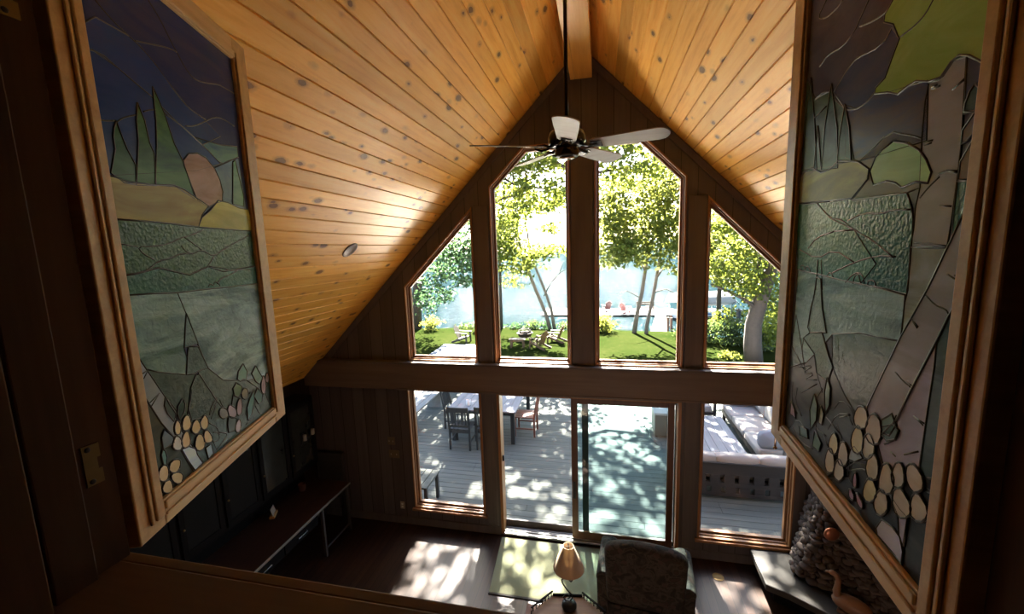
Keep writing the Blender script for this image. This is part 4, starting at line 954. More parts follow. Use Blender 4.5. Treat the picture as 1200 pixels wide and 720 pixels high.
sh = NT('linen_shade'); v_ = sh.coord(); n_ = sh.noise(v_, 60, 3)
d1 = sh.n('BsdfDiffuse'); d1.inputs[0].default_value = (.42, .33, .24, 1); d2 = sh.n('BsdfTranslucent'); d2.inputs[0].default_value = (.55, .42, .26, 1)
mx_ = sh.n('MixShader'); mx_.inputs[0].default_value = .16; sh.l(d1.outputs[0], mx_.inputs[1]); sh.l(d2.outputs[0], mx_.inputs[2]); sh.l(mx_.outputs[0], sh.out.inputs[0])
MB().lathe([(.150, .435), (.145, .45), (.052, .668), (.050, .672), (.048, .668), (.141, .45), (.147, .435), (.150, .435)], 36).build('lamp_shade', sh.mat, lamp, smooth=True)
MB().tube([(-.048, 0, .665), (.048, 0, .665)], .003, 6).tube([(0, -.048, .665), (0, .048, .665)], .003, 6).ball((0, 0, .685), (.008, .008, .014)).build('finial', M['black'], lamp, smooth=True)
MB().lathe([(.001, .42), (.014, .42), (.018, .45), (.03, .50), (.028, .53), (.001, .55)], 14).build('bulb', M['white'], lamp, smooth=True)

# armchair seen from behind
def floral():
    t = NT('floral_upholstery'); v = t.coord(); nz = t.noise(v, 9, 3, .5, 1.0)
    vo = t.n('TexVoronoi'); vo.inputs['Scale'].default_value = 9; t.l(v, vo.inputs['Vector'])
    n2 = t.noise(v, 24, 2, .5, .8)
    c = t.ramp(nz.outputs['Fac'], [(.40, (.012, .009, .007)), (.46, (.032, .025, .018)), (.55, (.06, .048, .034)), (.60, (.018, .016, .010)), (.68, (.04, .021, .016))])
    c = t.mix(t.math('LESS_THAN', vo.outputs['Distance'], .26), c, (.06, .034, .025))
    c = t.mix(t.math('MULTIPLY', n2.outputs['Fac'], .6), c, (.022, .018, .014))
    t.bsdf(c, .85, n2.outputs['Fac'], .2, .004, 0, .2); return t.mat
FL = floral()
ac = thing('armchair', 'high backed armchair in dark floral upholstery facing the sliding door', 'armchair', (.68, -1.08, 0), -.10)
def pillow(x0, x1, y0, y1, z0, z1, puff=.03, n=8):
    mb = MB(); bmq = bmesh.new()
    bmesh.ops.create_cube(bmq, size=1); bmesh.ops.subdivide_edges(bmq, edges=bmq.edges, cuts=n, use_grid_fill=True)
    for v in bmq.verts:
        p = v.co.copy(); f = [1-(2*abs(c))**4 for c in p]
        q = Vector((p.x*(x1-x0), p.y*(y1-y0), p.z*(z1-z0)))
        nrm = Vector((0, 0, 0))
        for i in range(3):
            j, k = (i+1) % 3, (i+2) % 3
            if abs(abs(p[i])-.5) < 1e-4: nrm[i] += math.copysign(1, p[i])*puff*max(f[j], 0)*max(f[k], 0)
        q += nrm; v.co = q + Vector(((x0+x1)/2, (y0+y1)/2, (z0+z1)/2))
    bmq.verts.ensure_lookup_table()
    mb.v = [tuple(v.co) for v in bmq.verts]; mb.f = [tuple(v.index for v in f.verts) for f in bmq.faces]; mb.m = [0]*len(mb.f)
    bmq.free(); return mb
# back: arched slab leaning back a little
mb = MB(); prof = []
for k in range(17):
    a = PI*k/16; x = .40*math.cos(a); prof.append((x*1.0, 1.0+.15*math.sin(a)**.8))
prof = [(.385, .30)] + prof + [(-.385, .30)]
mb.prism(prof, 1, -.09, .09)
mb.v = [(x, y*(1.0 if z < .9 else .85)-(z-.3)*.22-.12, z) for x, y, z in mb.v]
bk = mb.build('backrest', FL, ac, bevel=.06, segs=4); 
for p in bk.data.polygons: p.use_smooth = True
pillow(-.29, .29, -.12, .45, .30, .48, .03).build('seat_cushion', FL, ac, smooth=True)
MB().box(-.38, .38, -.2, .44, .10, .30).build('base', FL, ac, bevel=.02)
for s_ in (-1, 1):
    m_ = MB(); x = s_*.40
    pr = [(x-.085, .12), (x+.085, .12), (x+.095, .52)] + [(x+.105*math.cos(a), .56+.07*math.sin(a)) for a in (0, .6, 1.2, 1.9, 2.5, PI)] + [(x-.095, .52)]
    m_.prism(pr, 1, -.16, .45); ar = m_.build('arm', FL, ac, bevel=.02, segs=3)
for x in (-.32, .32):
    for y in (-.16, .38): MB().lathe([(.018, 0), (.028, .099)], 12, c=(x, y, 0), cap=True).build('foot', M['blackmatte'], ac, smooth=True)
tag(MB().lathe([(.001, 0), (.062, 0), (.066, .004), (.05, .008), (.045, .006), (.001, .006)], 24).build('floor_outlet', M['brass']), 'round brass floor outlet in the dark boards before the low right window', 'floor outlet').location = (1.63, -.30, .0005)

# ------------------------------------------------------------------ corner fireplace
he = thing('hearth', 'raised grey hearth slab across the right corner', 'hearth')
hp = [(2.06, -.03), (2.04, -.62), (2.24, -.72), (4.10, -2.05), (4.10, -.03)]
hm = plain('hearth_stone', (.055, .052, .046), .55, scale=6, spec=.2, c2=(.035, .033, .029), bump=.15)
MB().prism(hp, 2, .17, .25).build('slab', hm, he, bevel=.012)
MB().prism([(2.16, -.06), (2.15, -.56), (2.30, -.64), (4.08, -1.92), (4.08, -.06)], 2, 0, .1695).build('plinth', M['blackmatte'], he)
def fieldstone():
    t = NT('fieldstone'); g = t.n('NewGeometry'); v = t.coord(); nz = t.noise(v, 18, 4)
    c = t.mix(g.outputs['Random Per Island'], (.05, .040, .034), (.12, .10, .085)); c = t.mix(t.math('MULTIPLY', nz.outputs['Fac'], .5), c, (.07, .042, .035))
    t.bsdf(c, .85, nz.outputs['Fac'], .5, .01, 0, .2); return t.mat
FS = fieldstone()
rnd = random.Random(5)
fp = thing('stone_fireplace', 'rough dark fieldstone fireplace tapering upward on the corner hearth', 'fireplace', (0, 0, .2505))
def rock(mb, c, r):
    k = 10; nv = 6
    pts = []; ph = [rnd.uniform(0, 6.28) for _ in range(6)]
    o = len(mb.v)
    mb.ball((0, 0, 0), 1, 0, k, nv)
    for i in range(o, len(mb.v)):
        x, y, z = mb.v[i]
        d = 1+.12*math.sin(3*x+ph[0])+.12*math.sin(3.3*y+ph[1])+.1*math.sin(3*z+ph[2])
        q = [math.copysign(abs(t)**.75, t) for t in (x, y, z)]
        mb.v[i] = (c[0]+q[0]*d*r[0], c[1]+q[1]*d*r[1], c[2]+q[2]*d*r[2])
core = MB(); st_ = MB()
ang = math.atan2(-1.33, 1.86)                      # direction of the hearth front
ex, ey = math.cos(ang), math.sin(ang); nx, ny = -ey, ex       # n points to the corner
Z1 = 1.02
def P_(u, d, z): return (2.30+ex*u+nx*d, -.52+ey*u+ny*d, z)
def lean(z): return .235*min(z, Z1)/Z1
core_pts = [P_(.03, .12, 0), P_(1.9, .12, 0), (4.05, -.10, 0), (2.55, -.10, 0)]
cc = [Vector(p) for p in core_pts]
top = [Vector(P_(.03+.235, .20, Z1)), Vector(P_(1.8, .20, Z1)), Vector((4.05, -.10, Z1)), Vector((2.72, -.10, Z1))]
core.add(cc+top, [(3, 2, 1, 0), (4, 5, 6, 7), (0, 1, 5, 4), (1, 2, 6, 5), (2, 3, 7, 6), (3, 0, 4, 7)])
z = .06
while z < Z1+.02:
    hgt = rnd.uniform(.035, .06); f = min(z/Z1, 1)
    a0, a1 = cc[0].lerp(top[0], f), cc[1].lerp(top[1], f); b0 = cc[3].lerp(top[3], f)
    for s0, s1 in ((a0, a1), (a0, b0)):
        L = (s1-s0).length; u = 0.0
        while u < L:
            wd = rnd.uniform(.05, .12); p = s0.lerp(s1, min((u+wd/2)/L, 1)); 
            rock(st_, (p.x+rnd.uniform(-.012, .012), p.y+rnd.uniform(-.012, .012), z), (wd*.56, wd*.56, hgt*.62)); u += wd*.95
    z += hgt
core.build('core', M['blackmatte'], fp)
so_ = st_.build('stonework', FS, fp, smooth=True, fix=False)
cp_ = MB(); cp_.prism([(2.95, -.25), (3.5, -.75), (4.1, -1.1), (4.1, -.12), (2.95, -.12)], 2, Z1+.03, 2.0); cp_.build('chimney', FS, fp, bevel=.02)
# wooden goose decoy
go = thing('goose_figurine', 'carved brown goose figurine with an upright neck standing on the hearth', 'figurine', (2.60, -.80, .2505), math.radians(-35))
gw = plain('carved_wood', (.24, .12, .055), .45, scale=14, c2=(.14, .065, .03), bump=.2)
mb = MB(); mb.ball((.16, 0, .11), (.17, .09, .085), 0, 16, 10)
mb.build('body', gw, go, smooth=True)
mb = MB(); mb.tube([(.06, 0, .12), (.03, 0, .19), (.035, 0, .26), (.04, 0, .32), (.02, 0, .365), (-.01, 0, .375)], [.05, .034, .026, .024, .026, .024], 12); mb.ball((-.012, 0, .375), (.036, .026, .026)); mb.tube([(-.035, 0, .372), (-.075, 0, .362)], [.016, .006], 8)
mb.build('neck_and_head', gw, go, smooth=True)
MB().box(.05, .27, -.06, .06, 0, .03).build('stand', gw, go, bevel=.008)
tag(MB().ball((0, 0, .0), (.075, .03, .075)).xf(Matrix.Identity(4)).build('copper_disc', plain('copper', (.40, .16, .09), .4, .8, var=.3), smooth=True), 'small copper disc hanging on the dark stone above the goose', 'ornament').location = (2.60, -.70, 1.00)

# ------------------------------------------------------------------ outside: ground, lake, far shore
def lawn_mat():
    t = NT('lawn_grass'); v = t.coord(); n1 = t.noise(v, .5, 3); n2 = t.noise(v, 26, 4, .7); n3 = t.noise(v, 4, 3)
    c = t.ramp(n1.outputs['Fac'], [(.35, (.011, .017, .004)), (.65, (.020, .0235, .007))]); c = t.mix(t.math('MULTIPLY', n2.outputs['Fac'], .6), c, (.008, .017, .003))
    c = t.mix(t.ramp(n3.outputs['Fac'], [(.55, 0), (.8, .5)]), c, (.032, .033, .012))
    t.bsdf(c, 1.0, n2.outputs['Fac'], .8, .03, 0, .0); return t.mat
mb = MB(); xs = [-60, -40, -28, -20] + [-16+.8*k for k in range(41)] + [20, 28, 40, 60]
rn = random.Random(3)
edge = {x: 20.9+.35*math.sin(x*.7)+rn.uniform(-.2, .2)-(.8 if x > 1.5 else 0)-(1.0 if x > 5 else 0) for x in xs}
rows = []
for kk in range(8):
    row = []
    for x in xs:
        e = edge[x]
        y, z = [(.17, -1.0), (8, -1.0), (14, -1.0), (e-1.2, -1.0), (e-.4, -1.02), (e, -1.12), (e+.5, -1.6), (e+1.2, -2.6)][kk]
        row.append((x, y, z))
    rows.append(row)
n = len(xs); vs_ = [p for r in rows for p in r]
fs_ = [(k*n+i, k*n+i+1, (k+1)*n+i+1, (k+1)*n+i) for k in range(7) for i in range(n-1)]
mb.add(vs_, fs_); struct(mb.build('lawn', lawn_mat(), smooth=True))
def lake_mat():
    t = NT('lake_water'); v = t.coord((.55, 1.0, 1)); v2 = t.coord((1, 1.6, 1))
    n1 = t.noise(v, .5, 3, .6, .4); n2 = t.noise(v2, 1.6, 3, .6)
    h = t.math('ADD', t.math('MULTIPLY', n1.outputs['Fac'], .6), t.math('MULTIPLY', n2.outputs['Fac'], .4))
    bp = t.n('Bump'); bp.inputs['Strength'].default_value = 1.0; bp.inputs['Distance'].default_value = .9; t.l(h, bp.inputs['Height'])
    d = t.n('BsdfDiffuse'); d.inputs[0].default_value = (.0048, .0128, .0160, 1)
    g = t.n('BsdfGlossy'); g.inputs['Roughness'].default_value = .085; t.l(bp.outputs[0], g.inputs['Normal'])
    m = t.n('MixShader'); m.inputs[0].default_value = .014; t.l(d.outputs[0], m.inputs[1]); t.l(g.outputs[0], m.inputs[2]); t.l(m.outputs[0], t.out.inputs[0])
    return t.mat
struct(MB().add([(-900, 19, -1.88), (900, 19, -1.88), (900, 900, -1.88), (-900, 900, -1.88)], [(0, 1, 2, 3)]).build('lake', lake_mat()))
mb = MB(); nx_ = 90; rn = random.Random(8); lo, hi, bk_ = [], [], []
for i in range(nx_+1):
    x = -880+1760*i/nx_; h = 9+5*math.sin(x*.006)+4*math.sin(x*.017+1)+rn.uniform(-1.2, 1.2)
    lo.append((x, 760+20*math.sin(x*.01), -2.3)); hi.append((x, 800, h)); bk_.append((x, 880, -2.3))
N_ = nx_+1
mb.add(lo+hi+bk_, [(i, i+1, N_+i+1, N_+i) for i in range(nx_)] + [(N_+i, N_+i+1, 2*N_+i+1, 2*N_+i) for i in range(nx_)])
struct(mb.build('hills', plain('far_trees', (.10, .16, .14), .95, scale=.08, c2=(.06, .11, .10))))

# deck
mb = MB(); rn = random.Random(2); y = .205; k = 0
while y < 6.6:
    x = -4.55; 
    while x < 5.2:
        L = min(rn.choice([2.4, 3.0, 3.6]), 5.2-x)
        if 5.2-(x+L) < .6: L = 5.2-x
        mb.box(x, x+L-.004, y, y+.136, -.035+rn.uniform(-.001, .001), .0+rn.uniform(-.001, .001)); x += L
    y += .1425
o = mb.build('deck_floor', M['deck']); o.location = (0, 0, -.03); struct(o)
mb = MB()
mb.box(-4.6, 5.25, .17, .20, -.9999, -.07)
for yy in (1.2, 2.6, 4.0, 5.4, 6.5): mb.box(-4.5, 5.2, yy, yy+.05, -.25, -.067)
for xx in (-4.4, -1.5, 1.5, 4.9):
    for yy in (2.6, 6.5): mb.box(xx, xx+.1, yy+.05, yy+.15, -.9999, -.067)
mb.box(-4.58, -4.55, .2, 6.6, -.999, -.067); mb.box(-4.55, 5.2, 6.56, 6.6, -.999, -.067)
struct(mb.build('deck_frame', M['bark']))
DZ = -.0285
# bench along the deck's edge
gw_ = wood('grey_bench_wood', (.15, .165, .17), (.22, .235, .235), 1, 12, .05, .8, .15)
be = thing('deck_bench', 'long weathered bench rail along the far left edge of the deck', 'bench', (-4.15, 4.4, DZ))
m_ = MB()
for k in range(3): m_.box(-.24+k*.16, -.09+k*.16, -1.6, 2.0, .44, .48)
m_.build('seat', gw_, be, bevel=.004)
for yy in (-1.3, .2, 1.7): MB().box(-.2, .2, yy-.05, yy+.05, 0, .4395).build('leg', gw_, be)

# low slatted bench against the house
sb = thing('slatted_bench', 'small low slatted bench by the house wall outside the low left window', 'bench', (-2.68, .53, DZ))
m_ = MB()
for k in range(4): m_.box(-.24+k*.121, -.13+k*.121, -.27, .27, .43, .46)
m_.build('seat', M['deck'], sb, bevel=.003)
for x in (-.20, .20):
    for yy in (-.22, .22): MB().box(x-.025, x+.025, yy-.025, yy+.025, 0, .4295).build('leg', plain('dark_leg', (.05, .05, .05), .6, var=.2) if 'dark_leg' not in bpy.data.materials else bpy.data.materials['dark_leg'], sb)

# dining table and chairs
dg = wood('dark_patio_wood', (.018, .022, .024), (.036, .042, .045), 2, 14, .06, .6, .3)
tt = wood('patio_table_top', (.14, .15, .17), (.22, .23, .25), 1, 12, .05, .7, .25)
tb = thing('dining_table', 'large slatted dining table on the deck with dark frame', 'table', (-2.27, 3.75, DZ))
m_ = MB()
for k in range(9): m_.box(-.755+k*.168, -.755+k*.168+.163, -1.05, 1.05, .725, .755)
m_.build('table_top', tt, tb, bevel=.003)
MB().box(-.70, .70, -.98, -.9505, .64, .7245).box(-.70, .70, .9505, .98, .64, .7245).box(-.70, -.67, -.95, .95, .64, .7245).box(.67, .70, -.95, .95, .64, .7245).build('apron', dg, tb)
for x in (-.66, .66):
    for yy in (-.93, .93): MB().box(x-.04, x+.04, yy-.04, yy+.04, 0, .6395).build('leg', dg, tb)
def dining_chair(label, group, wm, loc, rz):
    """chair faces local +Y, its back at -Y"""
    r = thing('dining_chair', label, 'chair', loc, rz, group)
    m_ = MB()
    for k in range(5): m_.box(-.225+k*.0905, -.225+k*.0905+.082, -.19, .25, .425, .445)
    m_.build('seat', wm, r, bevel=.003)
    for s_ in (-1, 1):
        m_ = MB(); x = s_*.215
        m_.bar((x, -.21, 0), (x, -.205, .44), .036, .042); m_.bar((x, -.205, .43), (x, -.30, .96), .036, .042, w2=.032, h2=.03)
        m_.build('rear_leg', wm, r)
        MB().bar((x, .22, 0), (x, .22, .4245), .036, .036).build('front_leg', wm, r)
        m_ = MB(); m_.bar((x, -.215, .18), (x, .215, .18), .018, .03); m_.build('stretcher', wm, r)
    m_ = MB(); m_.bar((-.197, -.285, .895), (.197, -.285, .895), .022, .12, up=(0, -.17, 1)); m_.build('top_rail', wm, r, bevel=.004)
    m_ = MB(); m_.bar((-.197, -.225, .53), (.197, -.225, .53), .02, .05, up=(0, -.17, 1)); m_.build('lower_rail', wm, r)
    for k in range(5):
        x = -.155+k*.0775; MB().bar((x, -.228, .545), (x, -.277, .84), .012, .038, up=(0, 1, 0)).build('slat', wm, r)
    for y_ in (.21, -.2): MB().box(-.197, .197, y_, y_+.02, .36, .4245).build('apron', wm, r)
    return r
red = wood('cedar_chair', (.14, .062, .045), (.25, .12, .09), 2, 14, .06, .55, .3)
g_ = 'slat back chairs around the deck table'
dining_chair('dark slat back dining chair tucked into the near left end of the deck table', g_, dg, (-2.652, 2.60, DZ), 0)
dining_chair('dark dining chair at the deck table, half hidden by the window post', g_, dg, (-2.08, 2.66, DZ), 0)
dining_chair('reddish slat back dining chair at the right side of the deck table', g_, red, (-1.42, 3.40, DZ), PI/2)
dining_chair('dark slat back dining chair at the left side of the deck table', g_, dg, (-3.14, 3.55, DZ), -PI/2)
cup = tag(MB().lathe([(.001, 0), (.038, 0), (.043, .005), (.052, .13), (.049, .13), (.04, .008), (.001, .007)], 20).build('drinking_cup', M['white'], smooth=True), 'white cup standing on the near end of the deck table', 'cup')
cup.location = (-2.62, 2.95, DZ+.7555)

# lounge furniture
dk_w = wood('charcoal_slats', (.02, .019, .02), (.036, .034, .035), 0, 14, .06, .6, .3)
def cush(nm, a, c):
    t = NT(nm); v = t.coord(); nz = t.noise(v, 140, 2); col = t.mix(nz.outputs['Fac'], a, c); t.bsdf(col, .9, nz.outputs['Fac'], .2, .002, 0, .15); return t.mat
cu = cush('cushion_stone', (.27, .25, .235), (.34, .32, .30)); cg = cush('cushion_grey', (.15, .165, .195), (.20, .215, .245))
so1 = thing('outdoor_sofa', 'charcoal outdoor sofa seen from behind with pale back cushions under the low right window', 'sofa', (2.34, 1.46, DZ))
m_ = MB()
HW = .95
for z0, z1 in ((.06, .115), (.215, .285), (.42, .60)): m_.box(-HW, HW, -.02, .02, z0, z1)
x = -HW
m_.box(-HW, -HW+.08, -.02, .02, .1155, .2145); m_.box(-HW, -HW+.08, -.02, .02, .2855, .4195)
k = 0; x = -HW+.08
while x < HW-.02:
    x += .065
    e = min(x+.15, HW)
    if e > x: m_.box(x, e, -.02, .02, .1155, .2145)
    x = e
x = -HW+.08
while x < HW-.02:
    x += .065; e = min(x+.15, HW)
    if e > x: m_.box(x-.02, e-.02, -.02, .02, .2855, .4195)
    x = e
m_.box(-HW, HW, -.035, .03, .60, .625)
m_.build('back_frame', dk_w, so1, bevel=.003)
MB().box(-HW, HW, .021, .74, .22, .30).build('seat_frame', dk_w, so1, bevel=.004)
for k in range(3):
    a_ = -HW+.02+k*.637
    pillow(a_, a_+.62, .10, .74, .31, .43, .015).build('seat_cushion', cu, so1, smooth=True)
    pillow(a_, a_+.62, .022, .17, .45, .71, .03).build('back_cushion', cu, so1, smooth=True)
for x in (-HW+.05, HW-.05):
    for yy in (.03, .70): MB().box(x-.03, x+.03, yy-.03 if yy > .1 else .021, yy+.03, 0, .2195).build('leg', dk_w, so1)
for s_ in (1,):
    MB().box(s_*HW-.001, s_*HW+.06, -.02, .76, .22, .58).build('arm', dk_w, so1, bevel=.004)

ct = thing('coffee_table', 'pale slatted coffee table in front of the outdoor sofas', 'table', (2.37, 3.06, DZ))
m_ = MB()
for k in range(5): m_.box(-.37+k*.149, -.37+k*.149+.144, -.82, .82, .385, .415)
m_.build('table_top', tt, ct, bevel=.003)
MB().box(-.35, .35, -.79, .79, .33, .3845).build('frame', dk_w, ct)
for x in (-.31, .31):
    for yy in (-.74, .74): MB().box(x-.03, x+.03, yy-.03, yy+.03, 0, .3295).build('leg', dk_w, ct)

so2 = thing('outdoor_sofa', 'long charcoal outdoor sofa with pale seat cushions along the right of the deck', 'sofa', (3.38, 3.45, DZ))
MB().box(-.40, .42, -1.05, 1.25, .18, .28).build('seat_frame', dk_w, so2, bevel=.004)
m_ = MB()
for z0, z1 in ((.28, .36), (.44, .54), (.60, .68)): m_.box(.40, .44, -1.05, 1.25, z0, z1)
for yy in (-1.02, -.4, .3, 1.19): m_.box(.405, .435, yy-.03, yy+.03, .28, .68)
m_.build('back_frame', dk_w, so2)
for k in range(3):
    a_ = -1.03+k*.757
    pillow(-.40, .24, a_, a_+.745, .29, .42, .015).build('seat_cushion', cu, so2, smooth=True)
    pillow(.22, .395, a_, a_+.745, .43, .78, .03).build('back_cushion', cu, so2, smooth=True)
pillow(-.28, .20, 1.02, 1.20, .44, .80, .05).build('grey_cushion', cg, so2, smooth=True)
pillow(-.34, .16, -1.0, -.86, .43, .70, .05).build('grey_cushion', cg, so2, smooth=True)
for x in (-.36, .38):
    for yy in (-1.0, 1.2): MB().box(x-.03, x+.03, yy-.03, yy+.03, 0, .1795).build('leg', dk_w, so2)

lc = thing('lounge_chair', 'low charcoal lounge chair with pale cushion beyond the coffee table', 'armchair', (2.35, 4.75, DZ), PI+.2)
MB().box(-.36, .36, -.34, .36, .2, .27).build('seat_frame', dk_w, lc)
pillow(-.28, .28, -.30, .36, .275, .42, .015).build('seat_cushion', cu, lc, smooth=True)
pillow(-.28, .28, -.40, -.27, .44, .82, .03).build('back_cushion', cu, lc, smooth=True)
MB().box(-.36, .36, -.46, -.43, .28, .78).build('back_frame', dk_w, lc)
for s_ in (-1, 1):
    MB().box(s_*.36-.035, s_*.36+.035, -.46, .38, .54, .57).box(s_*.36-.025, s_*.36+.025, .32, .37, 0, .54).box(s_*.36-.025, s_*.36+.025, -.46, -.41, 0, .54).build('arm', dk_w, lc)

pl = thing('deck_storage_box', 'square dark green storage box with pale lid on the deck by the door panel', 'box', (1.62, 3.83, DZ))
MB().box(-.27, .27, -.28, .28, .04, .50).build('body', plain('green_resin', (.065, .085, .075), .6, scale=40, c2=(.04, .055, .05), bump=.3), pl, bevel=.01)
MB().box(-.29, .29, -.30, .30, .501, .56).build('lid', cush('lid_pad', (.28, .28, .275), (.34, .34, .33)), pl, bevel=.02)
for x in (-.23, .23):
    for yy in (-.24, .24): MB().box(x-.025, x+.025, yy-.025, yy+.025, 0, .0395).build('foot', dk_w, pl)
tag(MB().tube([(1.22, 4.4, DZ+.012), (1.20, 4.1, DZ+.012), (1.27, 3.8, DZ+.012), (1.25, 3.5, DZ+.012), (1.36, 3.2, DZ+.012)], .011, 8).build('garden_hose', plain('hose_green', (.10, .13, .11), .5), smooth=True), 'thin dark hose lying on the deck beside the storage box', 'hose')

# paving slabs on the lawn
slm = plain('blue_slab', (.085, .105, .15), .8, scale=3, c2=(.07, .087, .12))
for k, (x0, x1, lab) in enumerate(((-8.1, -6.75, 'left pale blue paving slab on the lawn seen through the upper left window'), (-6.71, -5.3, 'right pale blue paving slab on the lawn seen through the upper left window'))):
    t = tag(MB().prism([(x0+.04*(k == 0), 12.21), (x1, 12.21), (x1-.12, 15.5), (x0-.12, 15.5)], 2, 0, .06).build('paving_slab', slm, bevel=.01), lab, 'paving'); t.location = (0, 0, -.9995)

# unseen pale terrace past the deck, added to bounce sunlight onto the ceiling
struct(MB().prism([(-13, 6.68), (9, 6.68), (9, 12.2), (-13, 12.2)], 2, -.9995, -.94).build('bounce_terrace', plain('bounce_concrete', (.82, .76, .68), .85, scale=2, c2=(.74, .68, .60)), bevel=.01))
# yard furniture
LZ = -.999
def adirondack(label, cat_group, wm, loc, rz, sc=1.0):
    """faces local +Y"""
    r = thing('adirondack_chair', label, 'chair', loc, rz, cat_group)
    m_ = MB()
    for k in range(5): m_.bar((-.26, .28-.11*k, .36-.032*k), (.26, .28-.11*k, .36-.032*k), .095, .018, up=(0, .28, 1))
    m_.build('seat', wm, r)
    m_ = MB()
    for k in range(5):
        x = -.22+k*.11; h = .78-.06*abs(k-2)**1.4
        m_.bar((x*.9, -.20, .20), (x*1.15, -.20-h*.42, .20+h), .085, .02, up=(0, 1, .42), w2=.10)
    m_.build('backrest', wm, r)
    for s_ in (-1, 1):
        x = s_*.31
        MB().bar((x, .30, 0), (x, .27, .545), .03, .09, up=(0, 1, 0)).build('front_leg', wm, r)
        MB().bar((s_*.28, .34, .34), (s_*.28, -.62, .02), .028, .11).build('rear_leg', wm, r)
        MB().bar((x+s_*.02, .36, .56), (x+s_*.02, -.42, .58), .13, .022).build('arm', wm, r)
    return r
ced = wood('cedar_slats', (.075, .043, .02), (.115, .07, .034), 2, 12, .06, .6, .3)
adirondack('tan adirondack chair nearest the house, right of the fire pit', 'lawn chairs around the fire pit', ced, (-2.95, 15.2, LZ), math.radians(62))
adirondack('tan adirondack chair farther out at the right edge of the fire pit ring', 'lawn chairs around the fire pit', ced, (-2.25, 16.7, LZ), math.radians(75))
adirondack('weathered adirondack chair facing right beyond the paving slabs', 'lawn chairs around the fire pit', wood('weathered_slats', (.045, .039, .030), (.075, .065, .05), 2, 12, .06, .7, .2), (-7.35, 16.3, LZ), math.radians(-95))
adirondack('weathered adirondack chair facing left beside the left window post', 'lawn chairs around the fire pit', bpy.data.materials['weathered_slats'], (-6.15, 16.5, LZ), math.radians(80))
adirondack('blue adirondack chair at the water edge behind the weathered pair', 'lawn chairs around the fire pit', plain('blue_paint', (.035, .07, .085), .5, var=.2), (-7.3, 19.5, LZ), math.radians(10))
pit = thing('fire_pit', 'round dark metal fire pit bowl with a mesh dome on the lawn', 'fire pit', (-3.95, 16.9, LZ))
MB().lathe([(.001, .16), (.20, .17), (.36, .28), (.42, .42), (.46, .43), (.46, .45), (.40, .45), (.34, .30), (.18, .20), (.001, .19)], 28).build('bowl', plain('rusty_steel', (.10, .065, .05), .7, .4, var=.4), pit, smooth=True)
m_ = MB()
for k in range(10):
    a = PI*k/10
    m_.tube([(.39*math.cos(a)*math.cos(q), .39*math.sin(a)*math.cos(q), .46+.26*math.sin(q)) for q in [PI*j/12 for j in range(13)]], .006, 5)
for q in (.25, .6, 1.0): m_.tube([(.39*math.cos(q)*math.cos(a), .39*math.cos(q)*math.sin(a), .46+.26*math.sin(q)) for a in [2*PI*j/20 for j in range(21)]], .006, 5)
m_.build('mesh_dome', plain('ash_mesh', (.12, .11, .10), .7, .2), pit)
for k in range(3):
    a = .5+k*2*PI/3; MB().bar((.30*math.cos(a), .30*math.sin(a), .26), (.42*math.cos(a), .42*math.sin(a), 0), .04, .04).build('leg', M['black'], pit)
yt = thing('yard_table', 'small wooden side table on the lawn in front of the fire pit', 'table', (-4.05, 15.3, LZ), .05)
m_ = MB()
for k in range(4): m_.box(-.42, .42, -.24+k*.122, -.24+k*.122+.114, .43, .46)
m_.build('table_top', ced, yt)
for x in (-.32, .32):
    for yy in (-.17, .17): MB().box(x-.045, x+.045, yy-.03, yy+.03, 0, .4295).build('leg', ced, yt)
MB().box(-.34, .34, -.19, -.17, .33, .4295).build('apron', ced, yt)

# dock with its furniture
dm_ = wood('dock_boards', (.20, .185, .17), (.27, .25, .235), 1, 10, .05, .8, .15)
WZ = -2.2; TZ = -1.70
dock = thing('dock', 'long pale wooden dock reaching from the shore to a platform in the lake', 'dock', (0, 0, 0))
m_ = MB()
yy = 30.3
while yy < 33.75: m_.box(-5.0, 6.6, yy, yy+.17, TZ-.05, TZ); yy += .18
m_.build('platform', dm_, dock)
m_ = MB(); yy = 20.6
while yy < 30.2:
    f = (yy-20.6)/9.6; x0 = 3.05+1.65*f; x1 = x0+1.15-.35*f
    m_.box(x0, x1, yy, yy+.17, TZ-.05, TZ); yy += .18
m_.build('walkway', dm_, dock)
for x, yy in ((-4.8, 30.5), (-1.5, 30.5), (2, 30.5), (6.3, 30.5), (6.3, 33.6), (2, 33.6), (-4.8, 33.6), (4.2, 26.0), (5.1, 26.0)):
    MB().tube([(x, yy, -3.6), (x, yy, TZ-.051)], .06, 8).build('pile', dm_, dock)
for x, yy, h in ((4.62, 23.4, .95), (5.0, 24.4, .75), (5.15, 25.6, .75)):
    MB().tube([(x, yy, -3.6), (x, yy, TZ+h)], .075, 10).build('mooring_post', plain('post_rust', (.14, .08, .06), .8, var=.3) if 'post_rust' not in bpy.data.materials else bpy.data.materials['post_rust'], dock)
rdm = plain('red_plastic', (.18, .022, .026), .5, var=.15); mrm = plain('maroon_plastic', (.09, .02, .022), .5, var=.15)
adirondack('bright red adirondack chair on the dock platform left of the leaning birch', 'adirondack chairs on the dock', rdm, (2.25, 31.4, TZ+.001), math.radians(-35))
adirondack('maroon adirondack chair on the dock platform farthest left', 'adirondack chairs on the dock', mrm, (.72, 32.3, TZ+.001), math.radians(25))
ft = thing('foot_stool', 'small red stool beside the red dock chair', 'stool', (2.75, 30.75, TZ+.001))
MB().box(-.22, .22, -.2, .2, .30, .34).build('seat', rdm, ft); 
for x in (-.18, .18):
    for y_ in (-.15, .15): MB().box(x-.025, x+.025, y_-.025, y_+.025, 0, .2995).build('leg', rdm, ft)
db = thing('dock_bench', 'wooden bench on the dock platform between the two leaning trunks', 'bench', (4.0, 31.6, TZ+.001))
m_ = MB()
